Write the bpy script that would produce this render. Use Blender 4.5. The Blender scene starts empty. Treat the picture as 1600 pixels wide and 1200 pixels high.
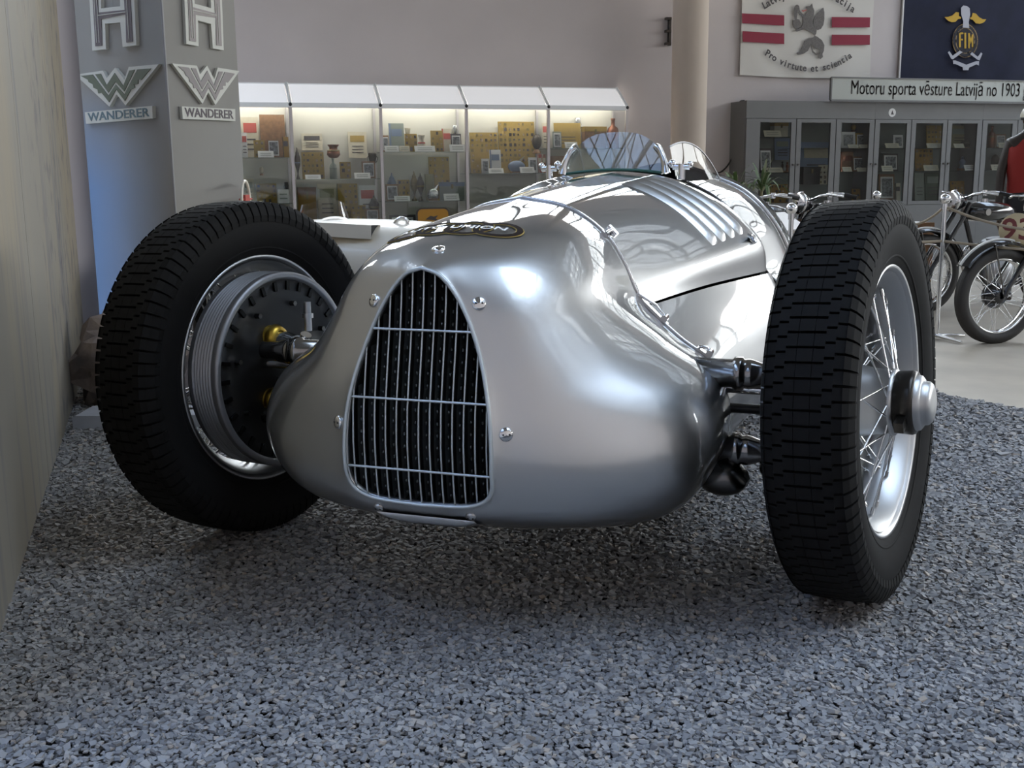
import bpy, math, random
import numpy as np
from mathutils import Vector, Matrix
from mathutils.bvhtree import BVHTree
random.seed(7); rng = np.random.default_rng(7)
PI = math.pi; R = math.radians
scene = bpy.context.scene
COL = scene.collection
# ------------------------------------------------------------------ camera
FPX, PITCH, ROLL, CAMH = 1690.0, 0.189, 0.0095, 0.786      # focal length in pixels of the 1600 px frame
_f = np.array([0, math.cos(PITCH), -math.sin(PITCH)]); _u = np.array([0, math.sin(PITCH), math.cos(PITCH)]); _x = np.array([1.0, 0, 0])
CX = math.cos(ROLL)*_x - math.sin(ROLL)*_u; CU = math.sin(ROLL)*_x + math.cos(ROLL)*_u
cam = bpy.data.cameras.new('camera'); cam.sensor_width = 36; cam.lens = FPX*36/1600; cam.clip_start = 0.02; cam.clip_end = 200
camo = bpy.data.objects.new('camera', cam); COL.objects.link(camo)
HB = R(16.75)                                     # the hall stands at this angle to the view; the scene is laid out along the view, then turned so that the hall is square to the axes
TURN = Matrix.Rotation(-HB, 4, 'Z')
camo.matrix_world = TURN @ Matrix(((CX[0], CU[0], -_f[0], 0), (CX[1], CU[1], -_f[1], 0), (CX[2], CU[2], -_f[2], CAMH), (0, 0, 0, 1)))
scene.camera = camo
# ------------------------------------------------------------------ world, exposure
world = bpy.data.worlds.new('sky'); scene.world = world; world.use_nodes = True
bg = world.node_tree.nodes['Background']
wt = world.node_tree; wtc = wt.nodes.new('ShaderNodeTexCoord'); wsp_ = wt.nodes.new('ShaderNodeSeparateXYZ'); wr = wt.nodes.new('ShaderNodeValToRGB')
wt.links.new(wtc.outputs['Generated'], wsp_.inputs[0]); wt.links.new(wsp_.outputs['Z'], wr.inputs[0]); wt.links.new(wr.outputs[0], bg.inputs[0])       # whitish near the horizon, blue overhead
for p_, c_ in ((0.0, (1.0, 0.99, 0.97)), (0.35, (0.90, 0.95, 1.0)), (1.0, (0.58, 0.75, 1.0))):
    e_ = wr.color_ramp.elements[0] if p_ == 0 else wr.color_ramp.elements[-1] if p_ == 1 else wr.color_ramp.elements.new(p_); e_.color = (*c_, 1)
bg.inputs[1].default_value = 6.0
scene.view_settings.view_transform = 'Standard'; scene.view_settings.look = 'None'
scene.view_settings.exposure = 1.3; scene.view_settings.gamma = 1.0; scene.view_settings.use_curve_mapping = False
scene.cycles.max_bounces = 8; scene.cycles.diffuse_bounces = 5; scene.cycles.glossy_bounces = 4; scene.cycles.transparent_max_bounces = 16
scene.cycles.sample_clamp_indirect = 6.0; scene.cycles.caustics_reflective = False; scene.cycles.caustics_refractive = False
# ------------------------------------------------------------------ helpers
def ray(px, py):
    return _f + CX*(px-800)/FPX + CU*(600-py)/FPX
def onplane(px, py, n, p0):
    r = ray(px, py); n = np.asarray(n, float); c = np.array([0, 0, CAMH])
    return c + r*((n@(np.asarray(p0, float)-c))/(n@r))
def ground(px, py, z=0.0): return onplane(px, py, (0, 0, 1), (0, 0, z))
def atY(px, py, Y): return onplane(px, py, (0, 1, 0), (0, Y, 0))
MATS = {}
def mat(name, col, rough=0.5, metal=0.0, noise=None, bump=None, coat=0.0, spec=0.5, emit=None, trans=0.0, alpha=1.0, col2=None, stretch=None, coat_rough=0.03):
    """Principled material; noise=(scale, amount) mottles the colour between col and col2, bump=(scale, strength)."""
    if name in MATS: return MATS[name]
    m = bpy.data.materials.new(name); m.use_nodes = True; nt = m.node_tree; b = nt.nodes['Principled BSDF']
    b.inputs['Base Color'].default_value = (*col, 1); b.inputs['Roughness'].default_value = rough; b.inputs['Metallic'].default_value = metal
    b.inputs['Coat Weight'].default_value = coat; b.inputs['Coat Roughness'].default_value = coat_rough; b.inputs['Specular IOR Level'].default_value = spec
    if trans: b.inputs['Transmission Weight'].default_value = trans
    if alpha < 1: b.inputs['Alpha'].default_value = alpha
    if emit: b.inputs['Emission Color'].default_value = (*emit[0], 1); b.inputs['Emission Strength'].default_value = emit[1]
    if noise or bump:
        tc = nt.nodes.new('ShaderNodeTexCoord'); mp = nt.nodes.new('ShaderNodeMapping'); nt.links.new(tc.outputs['Object'], mp.inputs[0])
        if stretch: mp.inputs['Scale'].default_value = stretch
    if noise:
        n = nt.nodes.new('ShaderNodeTexNoise'); n.inputs['Scale'].default_value = noise[0]; n.inputs['Detail'].default_value = 5
        r = nt.nodes.new('ShaderNodeValToRGB'); c2 = col2 or tuple(c*(1-noise[1]) for c in col)
        r.color_ramp.elements[0].position = 0.35; r.color_ramp.elements[1].position = 0.65
        r.color_ramp.elements[0].color = (*c2, 1); r.color_ramp.elements[1].color = (*col, 1)
        nt.links.new(mp.outputs[0], n.inputs['Vector']); nt.links.new(n.outputs['Fac'], r.inputs[0]); nt.links.new(r.outputs[0], b.inputs['Base Color'])
    if bump:
        n2 = nt.nodes.new('ShaderNodeTexNoise'); n2.inputs['Scale'].default_value = bump[0]; n2.inputs['Detail'].default_value = 4
        bp = nt.nodes.new('ShaderNodeBump'); bp.inputs['Strength'].default_value = bump[1]; bp.inputs['Distance'].default_value = 0.01
        nt.links.new(mp.outputs[0], n2.inputs['Vector']); nt.links.new(n2.outputs['Fac'], bp.inputs['Height']); nt.links.new(bp.outputs[0], b.inputs['Normal'])
    MATS[name] = m; return m
def glass_mat(name, tint=(1, 1, 1), refl=0.12, rough=0.0, ior=1.45, cap=0.9):
    if name in MATS: return MATS[name]
    m = bpy.data.materials.new(name); m.use_nodes = True; nt = m.node_tree; nt.nodes.clear()
    o = nt.nodes.new('ShaderNodeOutputMaterial'); t = nt.nodes.new('ShaderNodeBsdfTransparent'); g = nt.nodes.new('ShaderNodeBsdfGlossy'); mx = nt.nodes.new('ShaderNodeMixShader')
    t.inputs[0].default_value = (*tint, 1); g.inputs['Roughness'].default_value = rough
    fr = nt.nodes.new('ShaderNodeFresnel'); fr.inputs[0].default_value = ior
    ad = nt.nodes.new('ShaderNodeMath'); ad.operation = 'MULTIPLY'; ad.inputs[1].default_value = refl/0.04
    cl = nt.nodes.new('ShaderNodeMath'); cl.operation = 'MINIMUM'; cl.inputs[1].default_value = cap
    nt.links.new(fr.outputs[0], ad.inputs[0]); nt.links.new(ad.outputs[0], cl.inputs[0]); nt.links.new(cl.outputs[0], mx.inputs[0])
    nt.links.new(t.outputs[0], mx.inputs[1]); nt.links.new(g.outputs[0], mx.inputs[2]); nt.links.new(mx.outputs[0], o.inputs[0])
    MATS[name] = m; return m
def frame(axis):
    a = np.asarray(axis, float); a = a/np.linalg.norm(a)
    h = np.array([0, 0, 1.0]) if abs(a[2]) < 0.9 else np.array([1.0, 0, 0])
    u = np.cross(h, a); u /= np.linalg.norm(u); v = np.cross(a, u)
    return a, u, v
def spline(P, k, closed=False):
    """Catmull-Rom through P (n, d), k points per span."""
    P = np.asarray(P, float); n = len(P); out = []
    spans = n if closed else n-1
    for i in range(spans):
        if closed: p0, p1, p2, p3 = P[(i-1) % n], P[i], P[(i+1) % n], P[(i+2) % n]
        else: p1, p2 = P[i], P[i+1]; p0 = P[i-1] if i else 2*p1-p2; p3 = P[i+2] if i+2 < n else 2*p2-p1
        for j in range(k):
            t = j/k
            out.append(0.5*((2*p1)+(-p0+p2)*t+(2*p0-5*p1+4*p2-p3)*t*t+(-p0+3*p1-3*p2+p3)*t**3))
    if not closed: out.append(P[-1])
    return np.array(out)
class MB:
    def __init__(s): s.v = []; s.f = []; s.sm = []
    def add(s, v, f, smooth=False):
        o = len(s.v); s.v.extend([tuple(map(float, p)) for p in v]); s.f.extend([tuple(i+o for i in q) for q in f]); s.sm.extend([smooth]*len(f)); return s
    def box(s, c, d, rot=None):
        c = np.asarray(c, float); x, y, z = np.asarray(d, float)/2
        P = np.array([(a*x, b*y, e*z) for e in (-1, 1) for b in (-1, 1) for a in (-1, 1)])
        if rot is not None:
            rot = np.asarray(Matrix.Rotation(rot, 3, 'Z')) if np.isscalar(rot) else np.asarray(rot)
            P = P@rot.T
        return s.add(P+c, [(0, 2, 3, 1), (4, 5, 7, 6), (0, 1, 5, 4), (2, 6, 7, 3), (0, 4, 6, 2), (1, 3, 7, 5)])
    def span(s, a, b): a = np.asarray(a, float); b = np.asarray(b, float); return s.box((a+b)/2, abs(b-a))
    def cyl(s, p0, p1, r0, r1=None, n=12, cap=True):
        p0 = np.asarray(p0, float); p1 = np.asarray(p1, float); r1 = r0 if r1 is None else r1
        a, u, v = frame(p1-p0); t = np.linspace(0, 2*PI, n, endpoint=False); ring = np.cos(t)[:, None]*u+np.sin(t)[:, None]*v
        A = p0+ring*r0; B = p1+ring*r1
        s.add(np.vstack([A, B]), [(i, (i+1) % n, n+(i+1) % n, n+i) for i in range(n)], True)
        if cap:
            s.add(A, [tuple(range(n-1, -1, -1))]); s.add(B, [tuple(range(n))])
        return s
    def tube(s, pts, r, n=8, closed=False, cap=True):
        pts = np.asarray(pts, float); m = len(pts); rr = np.full(m, r) if np.isscalar(r) else np.asarray(r, float)
        T = np.roll(pts, -1, 0)-np.roll(pts, 1, 0)
        if not closed: T[0] = pts[1]-pts[0]; T[-1] = pts[-1]-pts[-2]
        T /= np.linalg.norm(T, axis=1)[:, None]+1e-12
        _, u, _ = frame(T[0]); V = []
        t = np.linspace(0, 2*PI, n, endpoint=False)
        for i in range(m):
            u = u-T[i]*(u@T[i]); u /= np.linalg.norm(u)+1e-12; w = np.cross(T[i], u)
            V.append(pts[i]+rr[i]*(np.cos(t)[:, None]*u+np.sin(t)[:, None]*w))
        F = []
        for i in range(m if closed else m-1):
            j = (i+1) % m
            F += [(i*n+k, i*n+(k+1) % n, j*n+(k+1) % n, j*n+k) for k in range(n)]
        s.add(np.vstack(V), F, True)
        if cap and not closed: s.add(V[0], [tuple(range(n-1, -1, -1))]); s.add(V[-1], [tuple(range(n))])
        return s
    def lathe(s, prof, o, axis, n=32, closed=False, smooth=True):
        """prof: list of (along axis, radius)."""
        o = np.asarray(o, float); a, u, v = frame(axis); t = np.linspace(0, 2*PI, n, endpoint=False); ring = np.cos(t)[:, None]*u+np.sin(t)[:, None]*v
        V = np.vstack([o+a*h+ring*r for h, r in prof]); m = len(prof); F = []
        for i in range(m if closed else m-1):
            j = (i+1) % m; F += [(i*n+k, i*n+(k+1) % n, j*n+(k+1) % n, j*n+k) for k in range(n)]
        return s.add(V, F, smooth)
    def prism(s, poly, o, ux, uy, th):
        """polygon in the (ux, uy) plane at o, extruded by th along ux x uy (and backfaced)."""
        o = np.asarray(o, float); ux = np.asarray(ux, float); uy = np.asarray(uy, float); w = np.cross(ux, uy); w /= np.linalg.norm(w)
        A = np.array([o+p[0]*ux+p[1]*uy for p in poly]); B = A+w*th; n = len(poly)
        ar = sum(poly[i][0]*poly[(i+1) % n][1]-poly[(i+1) % n][0]*poly[i][1] for i in range(n))
        q = list(range(n)); q = q if ar > 0 else q[::-1]
        s.add(B, [tuple(q)]); s.add(A, [tuple(q[::-1])])
        sd = [(i, (i+1) % n, n+(i+1) % n, n+i) for i in range(n)]
        if ar < 0: sd = [f[::-1] for f in sd]
        return s.add(np.vstack([A, B]), sd)
    def grid(s, G, smooth=True, closeu=False, flip=False):
        G = np.asarray(G, float); n, m = G.shape[:2]; F = []
        for i in range(n if closeu else n-1):
            j = (i+1) % n
            for k in range(m-1): F.append((i*m+k, j*m+k, j*m+k+1, i*m+k+1))
        if flip: F = [f[::-1] for f in F]
        return s.add(G.reshape(-1, 3), F, smooth)
    def ball(s, c, r, nu=12, nv=8, sc=(1, 1, 1)):
        c = np.asarray(c, float); V = [c+np.array([0, 0, r*sc[2]])]
        for i in range(1, nv):
            th = PI*i/nv
            for k in range(nu): ph = 2*PI*k/nu; V.append(c+r*np.array([math.sin(th)*math.cos(ph)*sc[0], math.sin(th)*math.sin(ph)*sc[1], math.cos(th)*sc[2]]))
        V.append(c-np.array([0, 0, r*sc[2]])); F = [(0, 1+k, 1+(k+1) % nu) for k in range(nu)]
        for i in range(nv-2): F += [(1+i*nu+k, 1+(i+1)*nu+k, 1+(i+1)*nu+(k+1) % nu, 1+i*nu+(k+1) % nu) for k in range(nu)]
        L = len(V)-1; F += [(L, 1+(nv-2)*nu+(k+1) % nu, 1+(nv-2)*nu+k) for k in range(nu)]
        return s.add(V, F, True)
    def mesh(s, name, m):
        me = bpy.data.meshes.new(name); me.from_pydata(s.v, [], s.f); me.polygons.foreach_set('use_smooth', s.sm)
        me.materials.append(m); me.update(); return me
    def build(s, name, m, parent=None, **kw):
        return link(name, s.mesh(name, m), parent, **kw)
BAKED = set()
def link(name, me, parent=None, loc=None, rz=0.0, label=None, cat=None, group=None, kind=None):
    o = bpy.data.objects.new(name, me); COL.objects.link(o); o.parent = parent
    still = rz == 0 and (loc is None or not np.any(np.asarray(loc)))
    if (parent is None and still) or (parent is not None and parent.name in BAKED and still):      # drawn in place: turn the mesh itself
        BAKED.add(o.name)
        if me is not None: me.transform(TURN)
    elif parent is None:
        o.location = TURN @ Vector([float(v) for v in (loc if loc is not None else (0, 0, 0))]); o.rotation_euler = (0, 0, rz-HB)
    else:
        if loc is not None: o.location = [float(v) for v in loc]
        if rz: o.rotation_euler = (0, 0, rz)
    return tag(o, label, cat, group, kind)
def tag(o, label=None, cat=None, group=None, kind=None):
    if label: o['label'] = label
    if cat: o['category'] = cat
    if group: o['group'] = group
    if kind: o['kind'] = kind
    return o
def thing(name, label, cat, loc=(0, 0, 0), rz=0.0, group=None, parent=None):
    return link(name, None, parent, loc, rz, label, cat, group)
def part(name, parent, m, fn, **kw):
    b = MB(); fn(b); return b.build(name, m, parent, **kw)
TXT = {}
def text_mesh(txt, size=1.0, depth=0.0, xs=1.0, align='CENTER', offset=0.0):
    key = (txt, size, depth, xs, align, offset)
    if key not in TXT: TXT[key] = text_mesh_(*key)
    return TXT[key][0].copy(), TXT[key][1]
def text_mesh_(txt, size, depth, xs, align, offset):
    cu = bpy.data.curves.new('txt', 'FONT'); cu.body = txt; cu.size = size; cu.align_x = align; cu.align_y = 'CENTER'; cu.extrude = depth; cu.offset = offset; cu.resolution_u = 3
    ob = bpy.data.objects.new('txt', cu); COL.objects.link(ob); bpy.context.view_layer.update()
    me = bpy.data.meshes.new_from_object(ob); bpy.data.objects.remove(ob); bpy.data.curves.remove(cu)
    V = [(v.co.x*xs, v.co.y, v.co.z) for v in me.vertices]; F = [tuple(p.vertices) for p in me.polygons]; bpy.data.meshes.remove(me)
    return np.array(V), F
def add_text(mb, txt, o, ux, uy, size, depth=0.002, xs=1.0, align='CENTER', offset=0.0):
    V, F = text_mesh(txt, size, depth, xs, align, offset); o = np.asarray(o, float); ux = np.asarray(ux, float); uy = np.asarray(uy, float); w = np.cross(ux, uy)
    return mb.add(o+V[:, :1]*ux+V[:, 1:2]*uy+V[:, 2:3]*w, F)
for s_, z_, o_ in (('WANDERER', .055, .0008), ('Motoru sporta vēsture Latvijā no 1903 g', .25, 0.0)):      # letter shapes, made while the scene is still empty
    for i_ in range(len(s_)): text_mesh(s_[:i_+1], z_, .001, 1.0, 'LEFT', o_); text_mesh(s_[i_], z_, .001, 1.0, 'LEFT', o_)
for c_ in 'Pro virtute et scientia': text_mesh(c_, .118, .0008, 1.0, 'CENTER', .003)
for c_ in 'Latvijaeracija': text_mesh(c_, .125, .0008, 1.0, 'CENTER', .003)
# ------------------------------------------------------------------ materials
PAINT = mat('silver_paint', (0.62, 0.62, 0.615), 0.36, 1.0, coat=1.0, coat_rough=0.015)
PAINT.node_tree.nodes['Principled BSDF'].inputs['Specular Tint'].default_value = (0.05, 0.05, 0.05, 1); PAINT.node_tree.nodes['Principled BSDF'].inputs['Coat IOR'].default_value = 1.65
CHROME = mat('chrome', (0.80, 0.80, 0.80), 0.08, 1.0)
ALLOY = mat('alloy', (0.50, 0.50, 0.50), 0.38, 1.0)
ALLOYD = mat('dull_alloy', (0.33, 0.33, 0.34), 0.42, 0.8)
STEEL = mat('dark_steel', (0.16, 0.155, 0.15), 0.25, 1.0)
RUBBER = mat('tyre_rubber', (0.011, 0.0105, 0.010), 0.7, spec=0.12)
BLACK = mat('black_metal', (0.012, 0.012, 0.012), 0.4)
DARK = mat('dark_void', (0.006, 0.006, 0.006), 0.8)
BRASS = mat('brass', (0.55, 0.36, 0.06), 0.3, 1.0)
GOLD = mat('gold_line', (0.62, 0.44, 0.14), 0.9, spec=0.1)
WHITE = mat('white_paint', (0.8, 0.8, 0.78), 0.4)
# ------------------------------------------------------------------ hall shell
HD = np.array([math.cos(HB), math.sin(HB), 0]); HN = np.array([math.sin(HB), -math.cos(HB), 0]); W0 = np.array([0, 13.5, 0]); FZ = -0.38
HR = np.array([HD, -HN, [0, 0, 1]]).T            # hall axes: along the back wall, into the wall, up
def H(s, t, z): return W0+HD*s+HN*t+np.array([0, 0, z])
def hbox(mb, s0, s1, t0, t1, z0, z1): return mb.box(H((s0+s1)/2, (t0+t1)/2, (z0+z1)/2), (abs(s1-s0), abs(t1-t0), abs(z1-z0)), HR)
S0, S1, T1, ZG0, ZG1, ZC = -15.0, 14.0, 21.0, 3.3, 5.4, 7.0
M_WALL = mat('plaster_wall', (0.61, 0.555, 0.54), 0.85, noise=(1.2, 0.06), bump=(40, 0.05))
M_CEIL = mat('ceiling_board', (0.24, 0.235, 0.225), 0.9)
M_FLOOR = mat('screed_floor', (0.50, 0.44, 0.36), 0.45, noise=(2.5, 0.18), bump=(30, 0.03))
M_FRAME = mat('window_steel', (0.10, 0.10, 0.10), 0.5)
PANE = glass_mat('window_glass', (0.97, 0.98, 0.98), 0.04); RPANE = glass_mat('roof_wired_glass', (0.66, 0.67, 0.68), 0.04); BPANE = glass_mat('roof_blue_tint', (0.54, 0.60, 0.70), 0.04)  # blue tint added to one roof light so the windscreen reflects blue
def struct(name, m, fn, **kw): return part(name, None, m, fn, kind='structure', **kw)
struct('floor', M_FLOOR, lambda b: hbox(b, S0, S1, -0.3, T1, FZ-0.2, FZ))
def back_wall(b): hbox(b, S0, S1, -0.3, 0, FZ, ZG0); hbox(b, S0, S1, -0.3, 0, ZG1, ZC)
wb = struct('wall_back', M_WALL, back_wall)
def right_wall(b): hbox(b, S1, S1+0.3, -0.3, T1, FZ, ZG0); hbox(b, S1, S1+0.3, -0.3, T1, ZG1, ZC)
struct('wall_right', M_WALL, right_wall)
def front_wall(b): hbox(b, S0, S1, T1, T1+0.3, FZ, ZC)
struct('wall_front', M_WALL, front_wall)
struct('wall_far_left', M_WALL, lambda b: hbox(b, S0-0.3, S0, -0.3, T1, FZ, ZC))
ROOF = [(-1.6, 9.5, 11.0, 20.0, 1.3, 6), (-13.5, -6.5, 9.4, 19.8, 0.75, 9), (-13.5, -4.8, 1.2, 7.8, 1.3, 5), (5.5, 13.4, 1.2, 7.0, 1.3, 5)]     # roof lights, rear pair added to brighten the back wall: s0, s1, t0, t1, bar spacing, rows
def ceiling(b):
    cs = sorted({S0, S1, *[r[0] for r in ROOF], *[r[1] for r in ROOF]}); ct = sorted({-0.3, T1+0.3, *[r[2] for r in ROOF], *[r[3] for r in ROOF]})
    for a, c in zip(cs[:-1], cs[1:]):
        t0 = None
        for p, q in zip(ct[:-1], ct[1:]):
            hole = any(r[0] <= (a+c)/2 <= r[1] and r[2] <= (p+q)/2 <= r[3] for r in ROOF)
            if not hole: t0 = p if t0 is None else t0
            if t0 is not None and (hole or q == ct[-1]): hbox(b, a, c, t0, p if hole else q, ZC, ZC+0.2); t0 = None
struct('ceiling', M_CEIL, ceiling)
NW = [0]
def window(name, kind, lo, hi, fixed, z0, z1, step, rows):
    """glazed band with steel mullions; kind 't' faces along s, kind 's' faces along t, 'roof' lies flat."""
    NW[0] += 1; w = link('window_%d' % NW[0], None, kind='structure')
    n = max(1, round((hi-lo)/step))
    for i in range(n+1):
        p = lo+(hi-lo)*i/n
        def f(b):
            if kind == 't': hbox(b, p-0.035, p+0.035, fixed-0.2, fixed-0.08, z0, z1)
            elif kind == 's': hbox(b, fixed+0.08, fixed+0.2, p-0.035, p+0.035, z0, z1)
            else: hbox(b, z0, z1, p-(.05 if step > 1 else .016), p+(.05 if step > 1 else .016), fixed, fixed+(.15 if step > 1 else .03))
        part('mullion', w, M_FRAME, f)
    for j in range(1, rows):
        q = z0+(z1-z0)*j/rows
        def f(b):
            if kind == 't': hbox(b, lo, hi, fixed-0.18, fixed-0.1, q-0.025, q+0.025)
            elif kind == 's': hbox(b, fixed+0.1, fixed+0.18, lo, hi, q-0.025, q+0.025)
            else: hbox(b, q-(.04 if step > 1 else .014), q+(.04 if step > 1 else .014), lo, hi, fixed, fixed+(.12 if step > 1 else .03))
        part('glazing_bar', w, M_FRAME, f)
    def g(b):
        if kind == 't': hbox(b, lo, hi, fixed-0.145, fixed-0.135, z0, z1)
        elif kind == 's': hbox(b, fixed+0.135, fixed+0.145, lo, hi, z0, z1)
        else: hbox(b, z0, z1, lo, hi, fixed+0.16, fixed+0.17)
    part('pane', w, (BPANE if step < 1 else RPANE) if kind == 'roof' else PANE, g)
window('back', 't', S0, S1, 0, ZG0, ZG1, 1.55, 2)
window('right', 's', -0.3, T1, S1, ZG0, ZG1, 1.5, 2)
for r in ROOF: window('roof', 'roof', r[2], r[3], ZC, r[0], r[1], r[4], r[5])
def truss(b, t):
    z0, z1 = 6.1, 6.85; n = 14
    for z in (z0, z1): b.cyl(H(S0, t, z), H(S1, t, z), 0.045, n=6)
    for i in range(n):
        a = S0+(S1-S0)*i/n; c = S0+(S1-S0)*(i+0.5)/n; e = S0+(S1-S0)*(i+1)/n
        b.cyl(H(a, t, z0), H(c, t, z1), 0.03, n=6); b.cyl(H(c, t, z1), H(e, t, z0), 0.03, n=6)
for i, t in enumerate((1.2, 4.4, 7.6, 10.8, 14.0, 17.2)):
    struct('trim_%d' % (i+1), M_FRAME, lambda b: truss(b, t))
def portal(name, c, ex, ey, sx, sy):
    l = bpy.data.lights.new(name, 'AREA'); l.shape = 'RECTANGLE'; l.size = sx; l.size_y = sy; l.cycles.is_portal = True
    o = bpy.data.objects.new(name, l); COL.objects.link(o); ez = np.cross(ex, ey)
    o.matrix_world = TURN @ Matrix([[ex[i], ey[i], ez[i], c[i]] for i in range(3)]+[[0, 0, 0, 1]])
UP = np.array([0, 0, 1.0])
portal('portal_back', H((S0+S1)/2, -0.35, (ZG0+ZG1)/2), -HD, UP, S1-S0, ZG1-ZG0)
portal('portal_right', H(S1+0.35, T1/2, (ZG0+ZG1)/2), HN*-1, UP, T1, ZG1-ZG0)
for r in ROOF: portal('portal_roof', H((r[0]+r[1])/2, (r[2]+r[3])/2, ZC+0.3), HD, HN, r[1]-r[0], r[3]-r[2])
# ------------------------------------------------------------------ raised bed of gravel
BED = [(-0.12, -0.6), (4.3, -0.6), (1.739, 3.593), (1.558, 3.881), (1.95, 5.3), (1.9, 6.1), (-2.5, 7.0), (-2.62, 6.6)]
M_BED = mat('gravel_base', (0.10, 0.10, 0.105), 0.9, noise=(160, 0.6), bump=(200, 0.8))
M_KERB = mat('bed_edge', (0.35, 0.34, 0.33), 0.8)
bed = link('display_bed', None, label='raised bed of grey gravel under the silver racing car', cat='display bed')
part('bed_core', bed, M_BED, lambda b: b.prism([(x, y) for x, y in BED], (0, 0, FZ), (1, 0, 0), (0, 1, 0), -FZ-0.018))
def gravel():
    N = []
    def inside(x, y):
        ok = np.zeros(len(x), bool); n = len(BED); j = n-1
        for i in range(n):
            xi, yi = BED[i]; xj, yj = BED[j]
            c = ((yi > y) != (yj > y)) & (x < (xj-xi)*(y-yi)/(yj-yi+1e-12)+xi); ok ^= c; j = i
        return ok
    for (y0, y1, sp, sc) in ((0.75, 1.9, 0.0072, 0.74), (1.9, 2.9, 0.0086, 0.85), (2.9, 4.7, 0.0125, 1.12)):
        xs = np.arange(-1.95, 3.2, sp); ys = np.arange(y0, y1, sp); X, Y = np.meshgrid(xs, ys); X = X.ravel(); Y = Y.ravel()
        X = X+rng.uniform(-0.5, 0.5, X.size)*sp; Y = Y+rng.uniform(-0.5, 0.5, Y.size)*sp
        ok = inside(X, Y) & (X > -0.62*Y-0.35) & (X < 0.66*Y+0.75)
        N.append(np.stack([X[ok], Y[ok], np.full(ok.sum(), sc)], 1))
    P = np.vstack(N); n = len(P)
    base = np.array([(a, b, c) for c in (-1, 1) for b in (-1, 1) for a in (-1, 1)], float)
    V = base[None]*(1+rng.uniform(-0.42, 0.30, (n, 8, 3)))
    size = np.exp(rng.normal(math.log(0.0052), 0.18, n))*P[:, 2]
    sc = size[:, None]*np.stack([rng.uniform(0.95, 1.4, n), rng.uniform(0.75, 1.1, n), rng.uniform(0.35, 0.65, n)], 1)
    V = V*sc[:, None, :]
    az = rng.uniform(0, 2*PI, n); ax = rng.normal(0, 0.24, n); ay = rng.normal(0, 0.24, n)
    def rot(V, i, j, a):
        c, s = np.cos(a)[:, None], np.sin(a)[:, None]; p = V[:, :, i].copy(); q = V[:, :, j].copy(); V[:, :, i] = c*p-s*q; V[:, :, j] = s*p+c*q
    rot(V, 1, 2, ax); rot(V, 0, 2, ay); rot(V, 0, 1, az)
    wave = 0.0015*np.sin(P[:, 0]*9+1.3*np.sin(P[:, 1]*7))
    V[:, :, 0] += P[:, :1]; V[:, :, 1] += P[:, 1:2]; V[:, :, 2] += (rng.uniform(-0.004, 0.003, n)+wave-0.006)[:, None]
    F = np.array([(0, 2, 3, 1), (4, 5, 7, 6), (0, 1, 5, 4), (2, 6, 7, 3), (0, 4, 6, 2), (1, 3, 7, 5)])
    F = (F[None]+8*np.arange(n)[:, None, None]).reshape(-1, 4)
    me = bpy.data.meshes.new('gravel_stones'); me.vertices.add(8*n); me.vertices.foreach_set('co', V.ravel())
    me.loops.add(F.size); me.loops.foreach_set('vertex_index', F.ravel().astype(np.int32)); me.polygons.add(len(F))
    me.polygons.foreach_set('loop_start', np.arange(0, F.size, 4, dtype=np.int32)); me.polygons.foreach_set('use_smooth', np.zeros(len(F), bool)); me.update(calc_edges=True)
    at = me.attributes.new('tone', 'FLOAT', 'FACE'); at.data.foreach_set('value', np.repeat(rng.random(n), 6).astype(np.float32))
    m = bpy.data.materials.new('gravel_stone'); m.use_nodes = True; nt = m.node_tree; b = nt.nodes['Principled BSDF']; b.inputs['Roughness'].default_value = 0.75
    a = nt.nodes.new('ShaderNodeAttribute'); a.attribute_name = 'tone'; r = nt.nodes.new('ShaderNodeValToRGB'); r.color_ramp.interpolation = 'LINEAR'
    for pos, c in ((0.0, (0.18, 0.178, 0.182)), (0.35, (0.275, 0.27, 0.268)), (0.7, (0.35, 0.342, 0.335)), (0.92, (0.40, 0.375, 0.35)), (0.985, (0.44, 0.37, 0.30)), (1.0, (0.46, 0.44, 0.42))):
        e = r.color_ramp.elements.new(pos) if pos not in (0.0, 1.0) else r.color_ramp.elements[0 if pos == 0 else -1]; e.color = (*c, 1)
    nt.links.new(a.outputs['Fac'], r.inputs[0]); nt.links.new(r.outputs[0], b.inputs['Base Color'])
    me.materials.append(m); o = link('gravel', me, bed, kind='stuff'); return n
print('stones', gravel())
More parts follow.
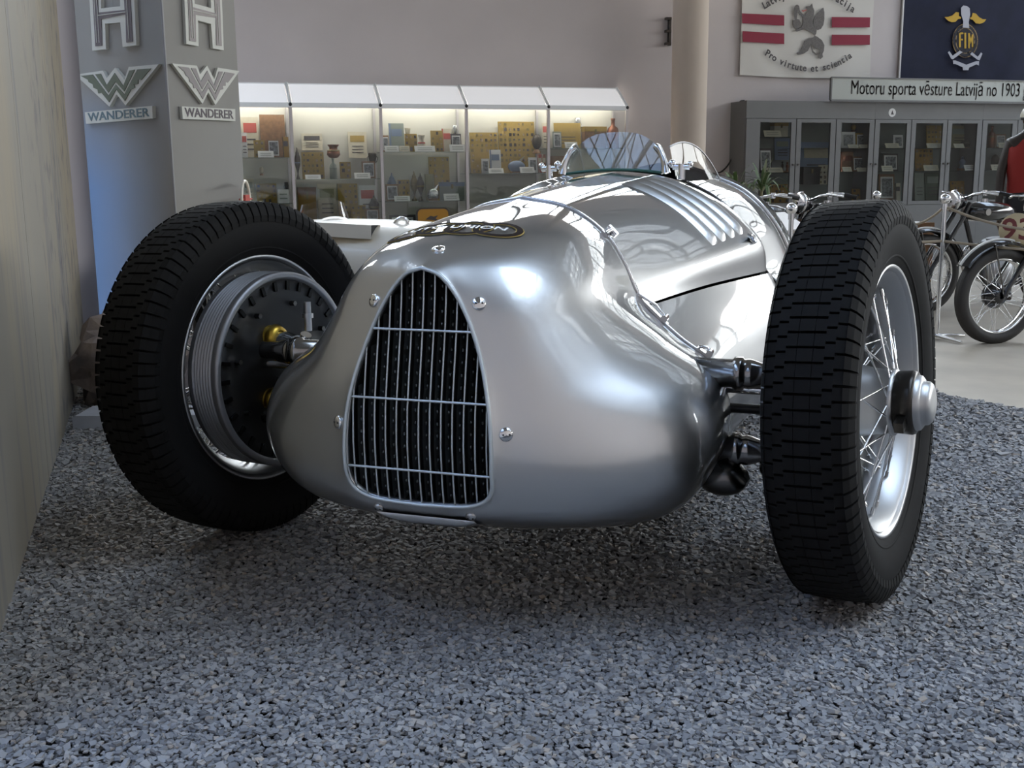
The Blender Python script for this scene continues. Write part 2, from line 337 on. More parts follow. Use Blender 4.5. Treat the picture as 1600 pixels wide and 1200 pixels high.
# ------------------------------------------------------------------ the silver racing car (x = picture right, y = rearwards, z up, origin under the front axle)
CA = R(19.55); CO = np.array([0.0253, 2.1996, 0.0])
car = thing('racing_car', 'silver vintage single-seater racing car with open wire wheels and tall grille', 'racing car', CO, -CA)
RG = {'A': [(0, -.498, .648), (.030, -.4975, .637), (.058, -.498, .607), (.082, -.502, .565), (.102, -.510, .515), (.118, -.523, .46), (.128, -.534, .40), (.131, -.538, .33), (.124, -.530, .285), (.085, -.525, .263), (0, -.525, .258)],
 'B': [(0, -.470, .658), (.040, -.474, .650), (.076, -.480, .622), (.104, -.487, .577), (.126, -.496, .522), (.144, -.508, .46), (.156, -.518, .395), (.160, -.521, .32), (.150, -.513, .262), (.100, -.505, .238), (0, -.503, .233)],
 'C': [(0, -0.41, 0.677), (0.065, -0.415, 0.672), (0.124, -0.43, 0.648), (0.168, -0.445, 0.6), (0.197, -0.455, 0.54), (0.23, -0.462, 0.475), (0.268, -0.465, 0.4), (0.292, -0.465, 0.31), (0.245, -0.455, 0.238), (0.14, -0.44, 0.205), (0, -0.435, 0.198)],
 'D': [(0, -0.32, 0.699), (0.08, -0.322, 0.693), (0.152, -0.33, 0.67), (0.202, -0.34, 0.622), (0.24, -0.345, 0.558), (0.295, -0.345, 0.487), (0.388, -0.345, 0.408), (0.413, -0.345, 0.31), (0.345, -0.335, 0.21), (0.18, -0.32, 0.172), (0, -0.315, 0.165)],
 'E': [(0, -0.2, 0.719), (0.088, -0.2, 0.711), (0.162, -0.205, 0.684), (0.209, -0.21, 0.632), (0.246, -0.215, 0.563), (0.314, -0.215, 0.496), (0.418, -0.215, 0.42), (0.442, -0.215, 0.315), (0.368, -0.21, 0.192), (0.2, -0.2, 0.145), (0, -0.2, 0.138)],
 'F': [(0, -0.09, 0.734), (0.09, -0.09, 0.723), (0.163, -0.09, 0.687), (0.207, -0.095, 0.63), (0.245, -0.1, 0.555), (0.32, -0.1, 0.49), (0.415, -0.1, 0.423), (0.44, -0.1, 0.32), (0.363, -0.1, 0.192), (0.2, -0.09, 0.138), (0, -0.09, 0.132)],
 'G': [(0, 0, .746), (.092, 0, .727), (.165, 0, .680), (.208, -.002, .622), (.246, -.004, .546), (.32, -.012, .480), (.40, -.02, .42), (.420, -.025, .33), (.36, -.025, .2), (.2, -.01, .145), (0, 0, .138)]}
def loft(rings, ku, kv):
    """rings (n, m, 3): spline round each ring, then along; mirrored in x to a full closed hoop."""
    A = np.array([spline(r, kv) for r in np.array(rings, float)])
    A = np.stack([spline(A[:, j], ku) for j in range(A.shape[1])], 1)
    return A
def full(A):      # half (x >= 0, top to bottom) to whole hoop
    L = A[:, ::-1].copy(); L[:, :, 0] *= -1
    return np.concatenate([L[:, :-1], A], 1)
def halfpoly(A):  # rings that start and end at the centre line: bottom -> left -> top -> right -> bottom
    return full(A)
noseA = loft([RG[k] for k in 'ABCDEFG'], 7, 7)
for _ in range(22): noseA[8:-1] = .25*noseA[7:-2]+.5*noseA[8:-1]+.25*noseA[9:]      # take the ripples out of the sheet
NOSE = full(noseA)
edge = NOSE[0]; lipin = edge.copy(); ctr = np.array([0, -.52, .44]); lipin = lipin+(ctr-lipin)*0.025; lipin[:, 1] = edge[:, 1]+0.012
lip0 = edge+(ctr-edge)*0.012; lip0[:, 1] = edge[:, 1]-0.003
b = MB(); b.grid(np.concatenate([lipin[None], lip0[None], NOSE], 0), flip=False); nose = b.build('nose_cowl', PAINT, car)
bvh = BVHTree.FromPolygons([Vector(v) for v in b.v], b.f)
def drop(x, y, z=1.5):
    h = bvh.ray_cast(Vector((x, y, z)), Vector((0, 0, -1))); return h[0], (h[1] if h[1].z > 0 else -h[1])
def front(x, z, y=-1.5):
    h = bvh.ray_cast(Vector((x, y, z)), Vector((0, 1, 0))); return h[0], (h[1] if h[1].y < 0 else -h[1])
# dark bulkhead that closes the nose behind the suspension
part('bulkhead', car, BLACK, lambda b: b.add([(p[0]*0.985, p[1]-0.03, 0.44+(p[2]-0.44)*0.985) for p in NOSE[-1][::3]], [tuple(range(len(NOSE[-1][::3])))]))
# bonnet and fuselage
UPR = [[(0, 0, .746), (.092, 0, .727), (.165, 0, .680), (.208, 0, .622), (.232, 0, .58), (.252, 0, .538)],
 [(0, .35, .772), (.10, .35, .757), (.185, .35, .717), (.253, .35, .661), (.306, .35, .597), (.317, .35, .545)],
 [(0, .72, .795), (.115, .72, .781), (.215, .72, .745), (.297, .72, .692), (.372, .72, .615), (.386, .72, .542)],
 [(0, .80, .800), (.12, .80, .784), (.223, .80, .748), (.307, .80, .694), (.381, .80, .617), (.396, .80, .541)]]
LWR = [[(.256, .0, .534), (.315, -.005, .474), (.378, -.01, .41), (.405, -.01, .33), (.345, -.01, .205), (0, 0, .145)],
 [(.323, .35, .540), (.368, .35, .476), (.412, .35, .405), (.434, .35, .32), (.355, .35, .2), (0, .35, .145)],
 [(.394, .72, .537), (.433, .72, .470), (.464, .72, .40), (.472, .72, .31), (.37, .72, .2), (0, .72, .145)],
 [(.404, .80, .536), (.440, .80, .468), (.468, .80, .40), (.474, .80, .31), (.37, .80, .2), (0, .80, .145)]]
upA = loft(UPR, 8, 6); bonnet = MB().grid(full(upA)).build('bonnet', PAINT, car)
def flipx(A): B = A.copy(); B[..., 0] *= -1; return B
lwA = loft(LWR, 8, 6)
for sgn in (1, -1):
    MB().grid(lwA if sgn > 0 else flipx(lwA), flip=sgn < 0).build('side_panel', PAINT, car)
bb = MB().grid(full(upA)); bvh2 = BVHTree.FromPolygons([Vector(v) for v in bb.v], bb.f)
# rear body: cockpit flanks, tail
REAR = [[(.18, .806, .770), (.25, .806, .734), (.30, .806, .692), (.355, .806, .63), (.392, .806, .540), (.45, .806, .48), (.468, .806, .41), (.462, .806, .31), (.37, .806, .2), (0, .806, .145)],
 [(.20, 1.1, .775), (.27, 1.1, .742), (.325, 1.1, .70), (.375, 1.1, .64), (.415, 1.1, .56), (.452, 1.1, .48), (.468, 1.1, .40), (.46, 1.1, .30), (.37, 1.1, .2), (0, 1.1, .145)],
 [(.16, 1.42, .785), (.25, 1.42, .745), (.31, 1.42, .69), (.36, 1.42, .62), (.395, 1.42, .55), (.425, 1.42, .47), (.44, 1.42, .39), (.43, 1.42, .30), (.35, 1.42, .2), (0, 1.42, .15)]]
reA = loft(REAR, 8, 5)
for sgn in (1, -1):
    MB().grid(reA if sgn > 0 else flipx(reA), flip=sgn < 0).build('cockpit_flank', PAINT, car)
TAIL = [[(0, 1.42, .83), (.10, 1.42, .81), (.2, 1.42, .765), (.30, 1.42, .70), (.37, 1.42, .605), (.42, 1.42, .48), (.44, 1.42, .38), (.42, 1.42, .28), (.3, 1.42, .18), (0, 1.42, .15)],
 [(0, 2.0, .80), (.10, 2.0, .78), (.2, 2.0, .73), (.28, 2.0, .66), (.34, 2.0, .57), (.38, 2.0, .47), (.39, 2.0, .38), (.37, 2.0, .28), (.28, 2.0, .19), (0, 2.0, .16)],
 [(0, 2.7, .70), (.07, 2.7, .685), (.14, 2.7, .645), (.2, 2.7, .59), (.24, 2.7, .52), (.265, 2.7, .45), (.27, 2.7, .38), (.25, 2.7, .31), (.18, 2.7, .24), (0, 2.7, .21)],
 [(0, 3.35, .50), (.012, 3.35, .495), (.022, 3.35, .485), (.03, 3.35, .465), (.034, 3.35, .445), (.036, 3.35, .43), (.036, 3.35, .415), (.032, 3.35, .40), (.02, 3.35, .385), (0, 3.35, .38)]]
tlA = loft(TAIL, 8, 4)
MB().grid(full(tlA)).build('tail', PAINT, car)
# cockpit tub, seat, steering wheel
part('cockpit_tub', car, DARK, lambda b: b.span((-.30, .81, .30), (.30, 1.41, .31)).span((-.31, .81, .3), (-.30, 1.41, .68)).span((.30, .81, .3), (.31, 1.41, .68)).span((-.3, .80, .3), (.3, .81, .70)).span((-.3, 1.40, .3), (.3, 1.41, .70)))
M_LEATH = mat('brown_leather', (0.09, 0.045, 0.02), 0.5, bump=(60, 0.2))
part('seat', car, M_LEATH, lambda b: b.box((0, 1.33, .55), (.40, .09, .42)).box((0, 1.15, .36), (.40, .40, .10)))
part('steering_wheel', car, BLACK, lambda b: b.tube([(0.165*math.cos(t), 0.985-0.06*math.sin(t), 0.615+.15*math.sin(t)) for t in np.linspace(0, 2*PI, 28, endpoint=False)], 0.011, 8, True).cyl((-.16, .985, .615), (.16, .985, .615), .009).cyl((0, 1.04, .48), (0, .98, .62), .009).cyl((0, .985, .615), (0, .82, .6), .016))
# ------------------------------------------------------------------ grille
gin = MB(); ge = lipin.copy(); back = ge.copy(); back[:, 1] = -0.40
gin.grid(np.stack([ge, back], 0)); gin.add(back, [tuple(range(len(back)-1))]); gin.build('grille_recess', DARK, car)
gy = lambda z: float(np.interp(z, [.25, .30, .36, .42, .48, .54, .60, .65], [-.527, -.534, -.537, -.533, -.522, -.510, -.501, -.497]))
def gw(z):          # half-width of the opening at z
    h = noseA[0]; zz = h[:, 2]; xx = h[:, 0]; i = int(np.argmax(xx))
    return float(np.interp(z, zz[:i+1][::-1], xx[:i+1][::-1])) if z > zz[i] else float(np.interp(z, zz[i:][::-1], xx[i:][::-1]))
M_BAR = mat('grille_bar', (0.60, 0.64, 0.64), 0.4, 0.6)
M_VANE = mat('grille_vane', (0.17, 0.19, 0.20), 0.4, 0.4)
ZZ = np.linspace(.262, .645, 60)
XB = [(-6+i)*0.0196 for i in range(13)]
for xb in XB:
    zs = [z for z in ZZ if gw(z) > abs(xb)+.002]
    pts = [(xb, gy(z)+.006, z) for z in zs[::3]+[zs[-1]]]
    MB().tube(pts, .0015, 6).build('vertical_bar', M_BAR, car)
    v = MB(); P = [(xb+.004, gy(z)+.014, z) for z in zs[::3]+[zs[-1]]]; Q = [(xb-.006, gy(z)+.058, z) for z in zs[::3]+[zs[-1]]]
    v.grid(np.array([P, Q])); v.grid(np.array([P, Q])+np.array([.0012, 0, 0]), flip=True)
    va = v.build('vane', M_VANE, car)
    d = MB()
    for z in np.arange(zs[0]+.012, zs[-1]-.008, .020):
        d.ball((xb+.006, gy(z)+.024, z), .0024, 6, 4, (0.7, 1, 1.3))
    d.build('vane_dimples', M_VANE, va, kind='stuff')
for z in (.546, .435, .319):
    w = gw(z); MB().tube([(x, gy(z)+.002-0.0*x, z) for x in np.linspace(-w, w, 9)], .0021, 6).build('cross_bar', M_BAR, car)
b = MB(); b.tube(lip0[:-1], .0035, 6, True); b.build('grille_rim', M_BAR, car)
# rivets round the grille
def rivet(p, n, r=.0115, m=None):
    p = np.array(p); n = np.array(n); b = MB(); b.lathe([(-.001, r), (.002, r), (.0035, r*.85), (.005, r*.5), (.0055, .0005)], p, n, 16); o = b.build('rivet', m or CHROME, car)
    a, u, v = frame(n); d = MB()
    for s in (-1, 1): d.cyl(p+u*s*r*.45+n*.003, p+u*s*r*.45+n*.0056, .0016, n=8)
    d.build('screw_hole', BLACK, o)
for s in (-1, 1):
    for x, z in ((.092, .589), (.148, .388)): h, n = front(s*x, z); rivet(h, n)
h, n = drop(0, -.432); rivet(h, n)
for s in (-1, 1):
    h, n = front(s*.083, .245); rivet(h, n, .009, PAINT)
# lower lip strip under the grille
b = MB(); ls = []
for x in np.linspace(-.088, .088, 13):
    e = (abs(x)/.088)**4*0.010
    ls.append([(x, -.512, .236), (x, -.513, .226+e), (x, -.500, .2175+e), (x, -.47, .216)])
b.grid(np.array(ls)); b.build('lower_lip', PAINT, car)
# four-ring badge on top of the nose
def drape(pts, off):
    out = []
    for x, y in pts:
        h, n = drop(x, y); out.append(np.array(h)+np.array(n)*off)
    return np.array(out)
badge = link('badge', None, car, label='four black and gold interlinked rings lettered in white')
def ringband(cx, cy, r0, r1, off, m, name):
    t = np.linspace(0, 2*PI, 49); G = np.array([drape([(cx+r*math.cos(a), cy+r*math.sin(a)) for a in t], off) for r in (r0, (r0+r1)/2, r1)])
    MB().grid(G).build(name, m, badge)
M_INK = mat('badge_black', (0.02, 0.012, 0.01), 0.9, spec=0.1); M_SILV = mat('badge_silver', (0.45, 0.46, 0.46), 0.35, 0.5)
BC = (-.020, -.312)
for k in range(4):
    cx = BC[0]+(k-1.5)*.054
    ringband(cx, BC[1], .0310, .0455, .0012+.0003*(k % 2), GOLD, 'ring_outline'); ringband(cx, BC[1], .0328, .0437, .0022+.0003*(k % 2), M_INK, 'ring')
V, F = text_mesh('AUTO UNION', .027, 0, 1.18, offset=0.0004)
P = drape([(v[0]+BC[0]-.004, v[1]+BC[1]) for v in V], .0034); MB().add(P, F).build('lettering', mat('badge_white', (.85, .85, .85), .4), badge)
# seam piping, straps and latches between nose and bonnet
for s in (1, -1):
    g = noseA[-1]; n2 = int(len(g)*.62); pts = [(s*(p[0]*1.004+.0005), p[1]-.001, p[2]+.001) for p in g[:n2]]
    MB().tube(pts, .0032, 6).build('seam_piping', CHROME, car)
def latch(p, t, n, L, name='latch'):
    p = np.array(p); t = np.array(t)/np.linalg.norm(t); n = np.array(n); w = np.cross(t, n)
    rot = np.array([t, w, n]).T; b = MB()
    b.box(p+n*.004, (L, .016, .005), rot); b.cyl(p+t*L*.35-w*.012+n*.010, p+t*L*.35+w*.012+n*.010, .007, n=10); b.tube([p-t*L*.45+n*.008, p+n*.016, p+t*L*.4+n*.011], .0035, 6)
    b.build(name, CHROME, car)
def on_seam(f):
    g = noseA[-1]; i = int(f*(len(g)-1)); p = g[i]; t = g[min(i+1, len(g)-1)]-g[i-1]; n = np.cross(t, (0, 1, 0)); n = n/np.linalg.norm(n); n = n if n[0] > 0 else -n
    return p, t, n
for s in (1, -1):
    S = np.array([s, 1, 1])
    for f, L in ((.215, .05), (.43, .085), (.56, .03), (.60, .035)):
        p, t, n = on_seam(f); d = (0, 1, 0) if f < .3 else t*np.array([1, 1, 1])+np.array([0, .004, 0])
        latch(p*S, np.array(d)*S, n*S, L)
# louvres of the bonnet
def bon(u, y):       # point on the bonnet at ring fraction u, station y
    ys = upA[:, 0, 1]; i = int(np.clip(np.searchsorted(ys, y)-1, 0, len(ys)-2)); f = (y-ys[i])/(ys[i+1]-ys[i]); row = upA[i]*(1-f)+upA[i+1]*f
    k = u*(len(row)-1); j = int(min(k, len(row)-2)); return row[j]*(1-(k-j))+row[j+1]*(k-j)
def bonn(u, y):
    a = bon(u, y); t = bon(min(u+.03, 1), y)-bon(max(u-.03, 0), y); w = bon(u, y+.02)-bon(u, y-.02); n = np.cross(w, t); n /= np.linalg.norm(n); return n if n[2] > 0 else -n
for s in (1, -1):
    S = np.array([s, 1, 1])
    for y in (.475, .545, .615, .685):
        us = np.linspace(.17, .73, 26); G = []
        for du, h in ((-.022, 0), (-.012, .006), (.004, .012), (.012, .011), (.014, 0)):
            G.append([(bon(u, y+du)+bonn(u, y+du)*(h*min(1, (u-.17)*30+.05, (.73-u)*30+.05)))*S for u in us])
        MB().grid(np.array(G), flip=s < 0).build('louvre', PAINT, car)
    p = bon(.77, .70); latch(p*S, np.array([0, 1, -.35]), bonn(.77, .70)*S, .05)
# piping where the bonnet ends in front of the cockpit, and a second hoop behind
for s in (1, -1):
    MB().tube([(s*(p[0]*1.003), p[1], p[2]+.001) for p in reA[0]][:30], .0035, 6).build('seam_piping', STEEL, car)
    MB().tube([(s*(p[0]*1.012), p[1], p[2]+.002) for p in reA[len(reA)//2+4]][:34], .005, 6).build('body_hoop', CHROME, car)
# windscreen
WS = glass_mat('windscreen_glass', (0.92, 0.96, 0.95), 0.2)
PERS = glass_mat('perspex', (0.86, 0.86, 0.85), 0.03, cap=0.07)
def wsp(x, f): return np.array([x, .742+.025*f+.25*x*x, .800+f*.100-(x*x)*0.55])
out = []
for x in np.linspace(-.135, .135, 25):
    f = 1-(abs(x)/.135)**3.2*0.62 if abs(x) < .135 else .35
    out.append([wsp(x, k*f) for k in np.linspace(0, 1, 5)])
g = np.array(out); b = MB(); b.grid(g); b.grid(g+np.array([0, .005, 0]), flip=True); b.build('windscreen', WS, car)
part('windscreen_gasket', car, mat('green_rubber', (.05, .16, .12), .4), lambda b: b.tube([wsp(x, 0.02) for x in np.linspace(-.135, .135, 17)], .0045, 6))
for s in (1, -1):
    S = np.array([s, 1, 1])
    pts = spline([(.139, .736, .792), (.135, .738, .815), (.128, .742, .835), (.118, .747, .853), (.107, .750, .862)], 4)
    MB().tube(pts*S, np.interp(np.linspace(0, 1, len(pts)), [0, .2, .6, .85, 1], [.013, .009, .008, .010, .008]), 8).build('windscreen_bracket', WHITE if False else CHROME, car)
    b = MB(); c = np.array([.178, .742, .796])*S
    b.cyl(c+(0, 0, -.02), c+(0, 0, .02), .010, n=10); b.cyl(c+(-.022, 0, .012), c+(.022, 0, .012), .008, n=10); b.ball(c+np.array([.024*-s, 0, .02]), .011, 10, 6); b.ball(c+np.array([.022*s, 0, .018]), .009, 10, 6); b.build('windscreen_clamp', CHROME, car)
    g = []
    for k in np.linspace(0, 1, 16):
        x = .155+.075*k; y = .80+.42*k; zb = .775-.02*k; hgt = .105*math.sin(PI*min(1, .28+.72*k))**.8 if k < 1 else .002
        g.append([(s*(x-.02*q), y, zb+hgt*q) for q in np.linspace(0, 1, 4)])
    b = MB(); b.grid(np.array(g)); side = b.build('side_screen', PERS, car)
    MB().tube([r[-1] for r in g], .0022, 5).build('screen_edge', mat('perspex_edge', (.55, .55, .54), .3), side)
# ------------------------------------------------------------------ wheels
def wheel_meshes():
    RR, W = .37, .152; d = {}
    prof = [(-.052, .244), (-.058, .252), (-.066, .270), (-.073, .295), (-.0750, .318), (-.072, .338), (-.064, .348), (-.056, .3525), (-.03, .3555), (0, .356), (.03, .3555), (.056, .3525), (.064, .348), (.072, .338), (.0750, .318), (.073, .295), (.066, .270), (.058, .252), (.052, .244)]
    b = MB().lathe(prof, (0, 0, 0), (1, 0, 0), 96)
    for s in (-1, 1):
        for rr, a in ((.268, .0655), (.330, .0738)): b.lathe([(s*(a-.001), rr-.003), (s*(a+.0012), rr), (s*(a-.001), rr+.003)], (0, 0, 0), (1, 0, 0), 96)
    d['tyre'] = b.mesh('tyre', RUBBER)
    NP = 92; pt = 2*PI/NP; b = MB()
    cols = [(-.0126, .0126, 0), (.0134, .031, 0), (.031, .047, .32), (.047, .0625, .60)]
    def top(a): return .37-.0022*(abs(a)/.06)**2-(max(0, abs(a)-.052)*.28)
    def cell(a0, a1, t0, t1):
        q = []
        for rr in (0, 1):
            for a, t in ((a0, t0), (a1, t0), (a1, t1), (a0, t1)):
                rad = top(a) if rr else top(a)-.018
                q.append((a, rad*math.sin(t), rad*math.cos(t)))
        b.add(q, [(4, 5, 6, 7), (0, 1, 5, 4), (1, 2, 6, 5), (2, 3, 7, 6), (3, 0, 4, 7)])
    for i in range(NP):
        t = i*pt
        for a0, a1, off in cols:
            for s in ((1, -1) if off or a0 > 0 else (1,)):
                o = t+s*off*pt
                lo, hi = (a0, a1) if s > 0 else (-a1, -a0)
                cell(lo, hi, o+.09*pt, o+.91*pt)
        for s in (1, -1):                          # shoulder lugs running down the side
            o = t+s*.60*pt; q = []
            for (a, rad) in ((.0625, .3672), (.0705, .356), (.0768, .338), (.0752, .324), (.066, .332), (.058, .352)):
                for tt in (o+.09*pt, o+.91*pt): q.append((s*a, rad*math.sin(tt), rad*math.cos(tt)))
            f = [(0, 1, 3, 2), (2, 3, 5, 4), (4, 5, 7, 6), (0, 2, 4, 6, 8, 10), (1, 11, 9, 7, 5, 3)]
            b.add(q, [x if s < 0 else x[::-1] for x in f])
    d['tread'] = b.mesh('tread', RUBBER)
    rim = [(.050, .2515), (.056, .2530), (.060, .2505), (.058, .246), (.052, .243), (.046, .236), (.030, .228), (.012, .217), (-.012, .217), (-.030, .228), (-.046, .236), (-.052, .243), (-.058, .246), (-.060, .2505), (-.056, .2530), (-.050, .2515)]
    b = MB().lathe(rim, (0, 0, 0), (1, 0, 0), 80); rim2 = [(a, r-.003) for a, r in rim[4:12]]; b.lathe(rim2[::-1], (0, 0, 0), (1, 0, 0), 80)
    d['rim'] = b.mesh('rim', ALLOY)
    b = MB().lathe([(-.065, .02), (-.065, .098), (-.058, .102), (-.050, .098), (-.035, .082), (-.01, .070), (.03, .062), (.056, .058), (.062, .062), (.068, .062), (.072, .055), (.072, .02)], (0, 0, 0), (1, 0, 0), 40)
    d['hub'] = b.mesh('hub', ALLOY)
    b = MB().lathe([(.066, .035), (.068, .052), (.072, .0575), (.098, .059), (.104, .057), (.106, .050)], (0, 0, 0), (1, 0, 0), 40)
    for t in (0.4, 0.4+PI): b.box((.088, .064*math.cos(t), .064*math.sin(t)), (.016, .04, .02), np.array(Matrix.Rotation(t, 3, 'X')))
    d['knock_off_ring'] = b.mesh('knock_off_ring', mat('dark_nut', (.05, .045, .04), .3, .9))
    b = MB().lathe([(.102, .052), (.112, .050), (.116, .045), (.118, .0405), (.126, .0395), (.131, .035), (.134, .026), (.1352, .013), (.1354, .0004)], (0, 0, 0), (1, 0, 0), 40)
    d['hub_cap'] = b.mesh('hub_cap', ALLOY)
    b = MB().lathe([(-.075, .150), (-.105, .195), (-.118, .203), (-.118, .214), (-.112, .2155)]+[q for k in range(8) for q in ((-.104+.008*k, .2155), (-.102+.008*k, .2155), (-.101+.008*k, .209), (-.098+.008*k, .209))]+[(-.036, .2155), (-.034, .20), (-.03, .12), (-.03, .05)], (0, 0, 0), (1, 0, 0), 64)
    d['brake_drum'] = b.mesh('brake_drum', ALLOYD)
    sp = MB().tube([(0, 0, 0), (0, 0, .22), (0, 0, .985), (0, 0, 1)], [.0024, .0021, .0021, .0038], 6); return d
WM = wheel_meshes()
SPK = {}
def spoke_mesh(p0, p1):
    key = tuple(np.round(np.r_[p0, p1], 3))
    b = MB(); p0 = np.array(p0); p1 = np.array(p1); e = p1+(p0-p1)/np.linalg.norm(p1-p0)*.014
    b.cyl(p0, e, .0021, n=6, cap=False); b.cyl(e, p1, .0036, n=7); return b.mesh('spoke', CHROME)
SPM = []
for (ah, rh, ar, nn, dphi) in ((.064, .058, .022, 20, .62), (-.052, .094, -.014, 20, .45), (-.060, .094, .008, 20, .50)):
    for s in (1, -1):
        t0 = .0; t1 = s*dphi
        SPM.append((spoke_mesh((ah, 0, rh), (ar, .2185*math.sin(t1), .2185*math.cos(t1))), nn, s))
def make_wheel(name, pos, yaw, camber, outward, drum=True, spokes=True, cap=True):
    """outward = +1 when the outer face looks along +x."""
    w = link(name, None, car, pos)
    w.rotation_euler = (0, camber, yaw if outward > 0 else yaw+PI)
    if outward < 0: w.rotation_euler = (0, -camber, yaw+PI)
    for k in ('tyre', 'tread', 'rim', 'hub') + (('knock_off_ring', 'hub_cap') if cap else ()) + (('brake_drum',) if drum else ()):
        o = link(k, WM[k], w)
        if k == 'tread': o['kind'] = 'stuff'
    if spokes:
        for me, nn, s in SPM:
            for i in range(nn//2):
                o = link('spoke', me, w); o.rotation_euler = (2*PI*(i+(.0 if s > 0 else .35))/(nn//2), 0, 0)
    return w
Rz = np.array(Matrix.Rotation(CA, 3, 'Z'))
def toloc(p): d = np.array(p)-CO; return Rz@d
pR = toloc((.6472, 1.9787, .37)); pL = toloc((-.5967, 2.4205, .37))
# steering: the axle stands at 19.55 deg, the wheels at about 31 deg
wR = make_wheel('wheel', pR, -(R(31.15)-CA), R(-3.2), 1)
wL = make_wheel('wheel', pL, -(R(30.55)-CA), R(-1.35), -1)
for s_ in (1, -1): make_wheel('wheel', (s_*.52, 2.80, .37*.86), 0, 0, s_).scale = (.86, .86, .86)
# ------------------------------------------------------------------ front suspension
for s in (1, -1):
    pw = pR if s > 0 else pL
    for z, y in ((.432, -.125), (.292, -.130)):
        b = MB(); o = np.array([s*.375, y, z]); ax = (s, 0, 0)
        b.lathe([(0, .02), (0, .0265), (.068, .026), (.072, .031), (.086, .031), (.090, .0265), (.098, .028), (.104, .027), (.125, .020), (.165, .018), (.175, .0)], o, ax, 24)
        b.build('torsion_tube_end', mat('polished_steel', (.30, .29, .28), .16, 1.0), car)
        arm = spline([(s*.525, y, z), (s*.54, y+.05, z-.002), (s*.55, -.03, z-.006), (s*.555, .01, z-.01)], 4)
        MB().tube(arm, .016, 10).build('trailing_arm', mat('polished_steel', (.3, .3, .3), .2, 1), car)
    MB().cyl((s*.40, -.07, .396), (s*.585, -.07, .392), .0105, n=12).build('tie_rod', CHROME, car)
    MB().cyl((s*.40, -.05, .352), (s*.585, -.05, .352), .0095, n=12).build('damper_link', BLACK, car)
    b = MB(); b.ball((s*.43, -.12, .235), 1, 12, 8, (.05, .04, .035)).ball((s*.51, -.11, .255), .016, 10, 6).cyl((s*.495, -.12, .285), (s*.51, -.11, .252), .007); b.build('spring_link', STEEL, car)
# backing plate with slots and fittings inside the brake drum of each front wheel
def backing(w, outward):
    b = MB().lathe([(-.112, .0), (-.112, .10), (-.106, .125), (-.104, .16), (-.110, .172), (-.111, .200), (-.106, .2035)], (0, 0, 0), (1, 0, 0), 64); pl = b.build('backing_plate', BLACK, w)
for w, o in ((wR, 1), (wL, -1)): backing(w, o)
def fittings(w):
    M_S = mat('slot_shadow', (.03, .03, .03), .25, .9)
    for k in range(30):
        t = 2*PI*k/30; c = np.array([-.1125, .185*math.cos(t), .185*math.sin(t)])
        part('vent_slot', w, M_S, lambda b: b.box(c, (.007, .020, .009), np.array(Matrix.Rotation(t, 3, 'X'))))
    for k in range(8):
        t = 2*PI*k/8+.25; part('bolt', w, STEEL, lambda b: b.cyl((-.104, .147*math.cos(t), .147*math.sin(t)), (-.118, .147*math.cos(t), .147*math.sin(t)), .006, n=6))
fittings(wL)
for (z, yy, r) in ((.447, -.062, .85), (.315, -.08, .75)):
    o = np.array([-.545, yy, z]); ax = (-1, .2, 0)
    b = MB().lathe([(-.012, .018), (-.010, .030*r), (.004, .037*r), (.010, .030*r), (.014, .031*r), (.024, .038*r), (.034, .032*r), (.040, .02)], o, ax, 24); b.build('brass_boot', BRASS, car)
    MB().lathe([(.04, .03), (.046, .042), (.052, .042), (.056, .03)], o, ax, 24).build('arm_flange', STEEL, car)
part('knuckle', car, CHROME, lambda b: b.tube(spline([(-.42, -.11, .425), (-.46, -.09, .432), (-.50, -.075, .438), (-.54, -.065, .445)], 4), [.015]*6+[.024]*5+[.02]*2, 12).cyl((-.47, -.09, .425), (-.45, -.10, .465), .012, n=10))
part('brake_hose_union', car, ALLOY, lambda b: b.cyl((-.485, -.03, .462), (-.485, -.03, .490), .008, n=10).cyl((-.485, -.03, .490), (-.485, -.03, .500), .012, n=6).cyl((-.485, -.03, .500), (-.485, -.03, .525), .008, n=8))
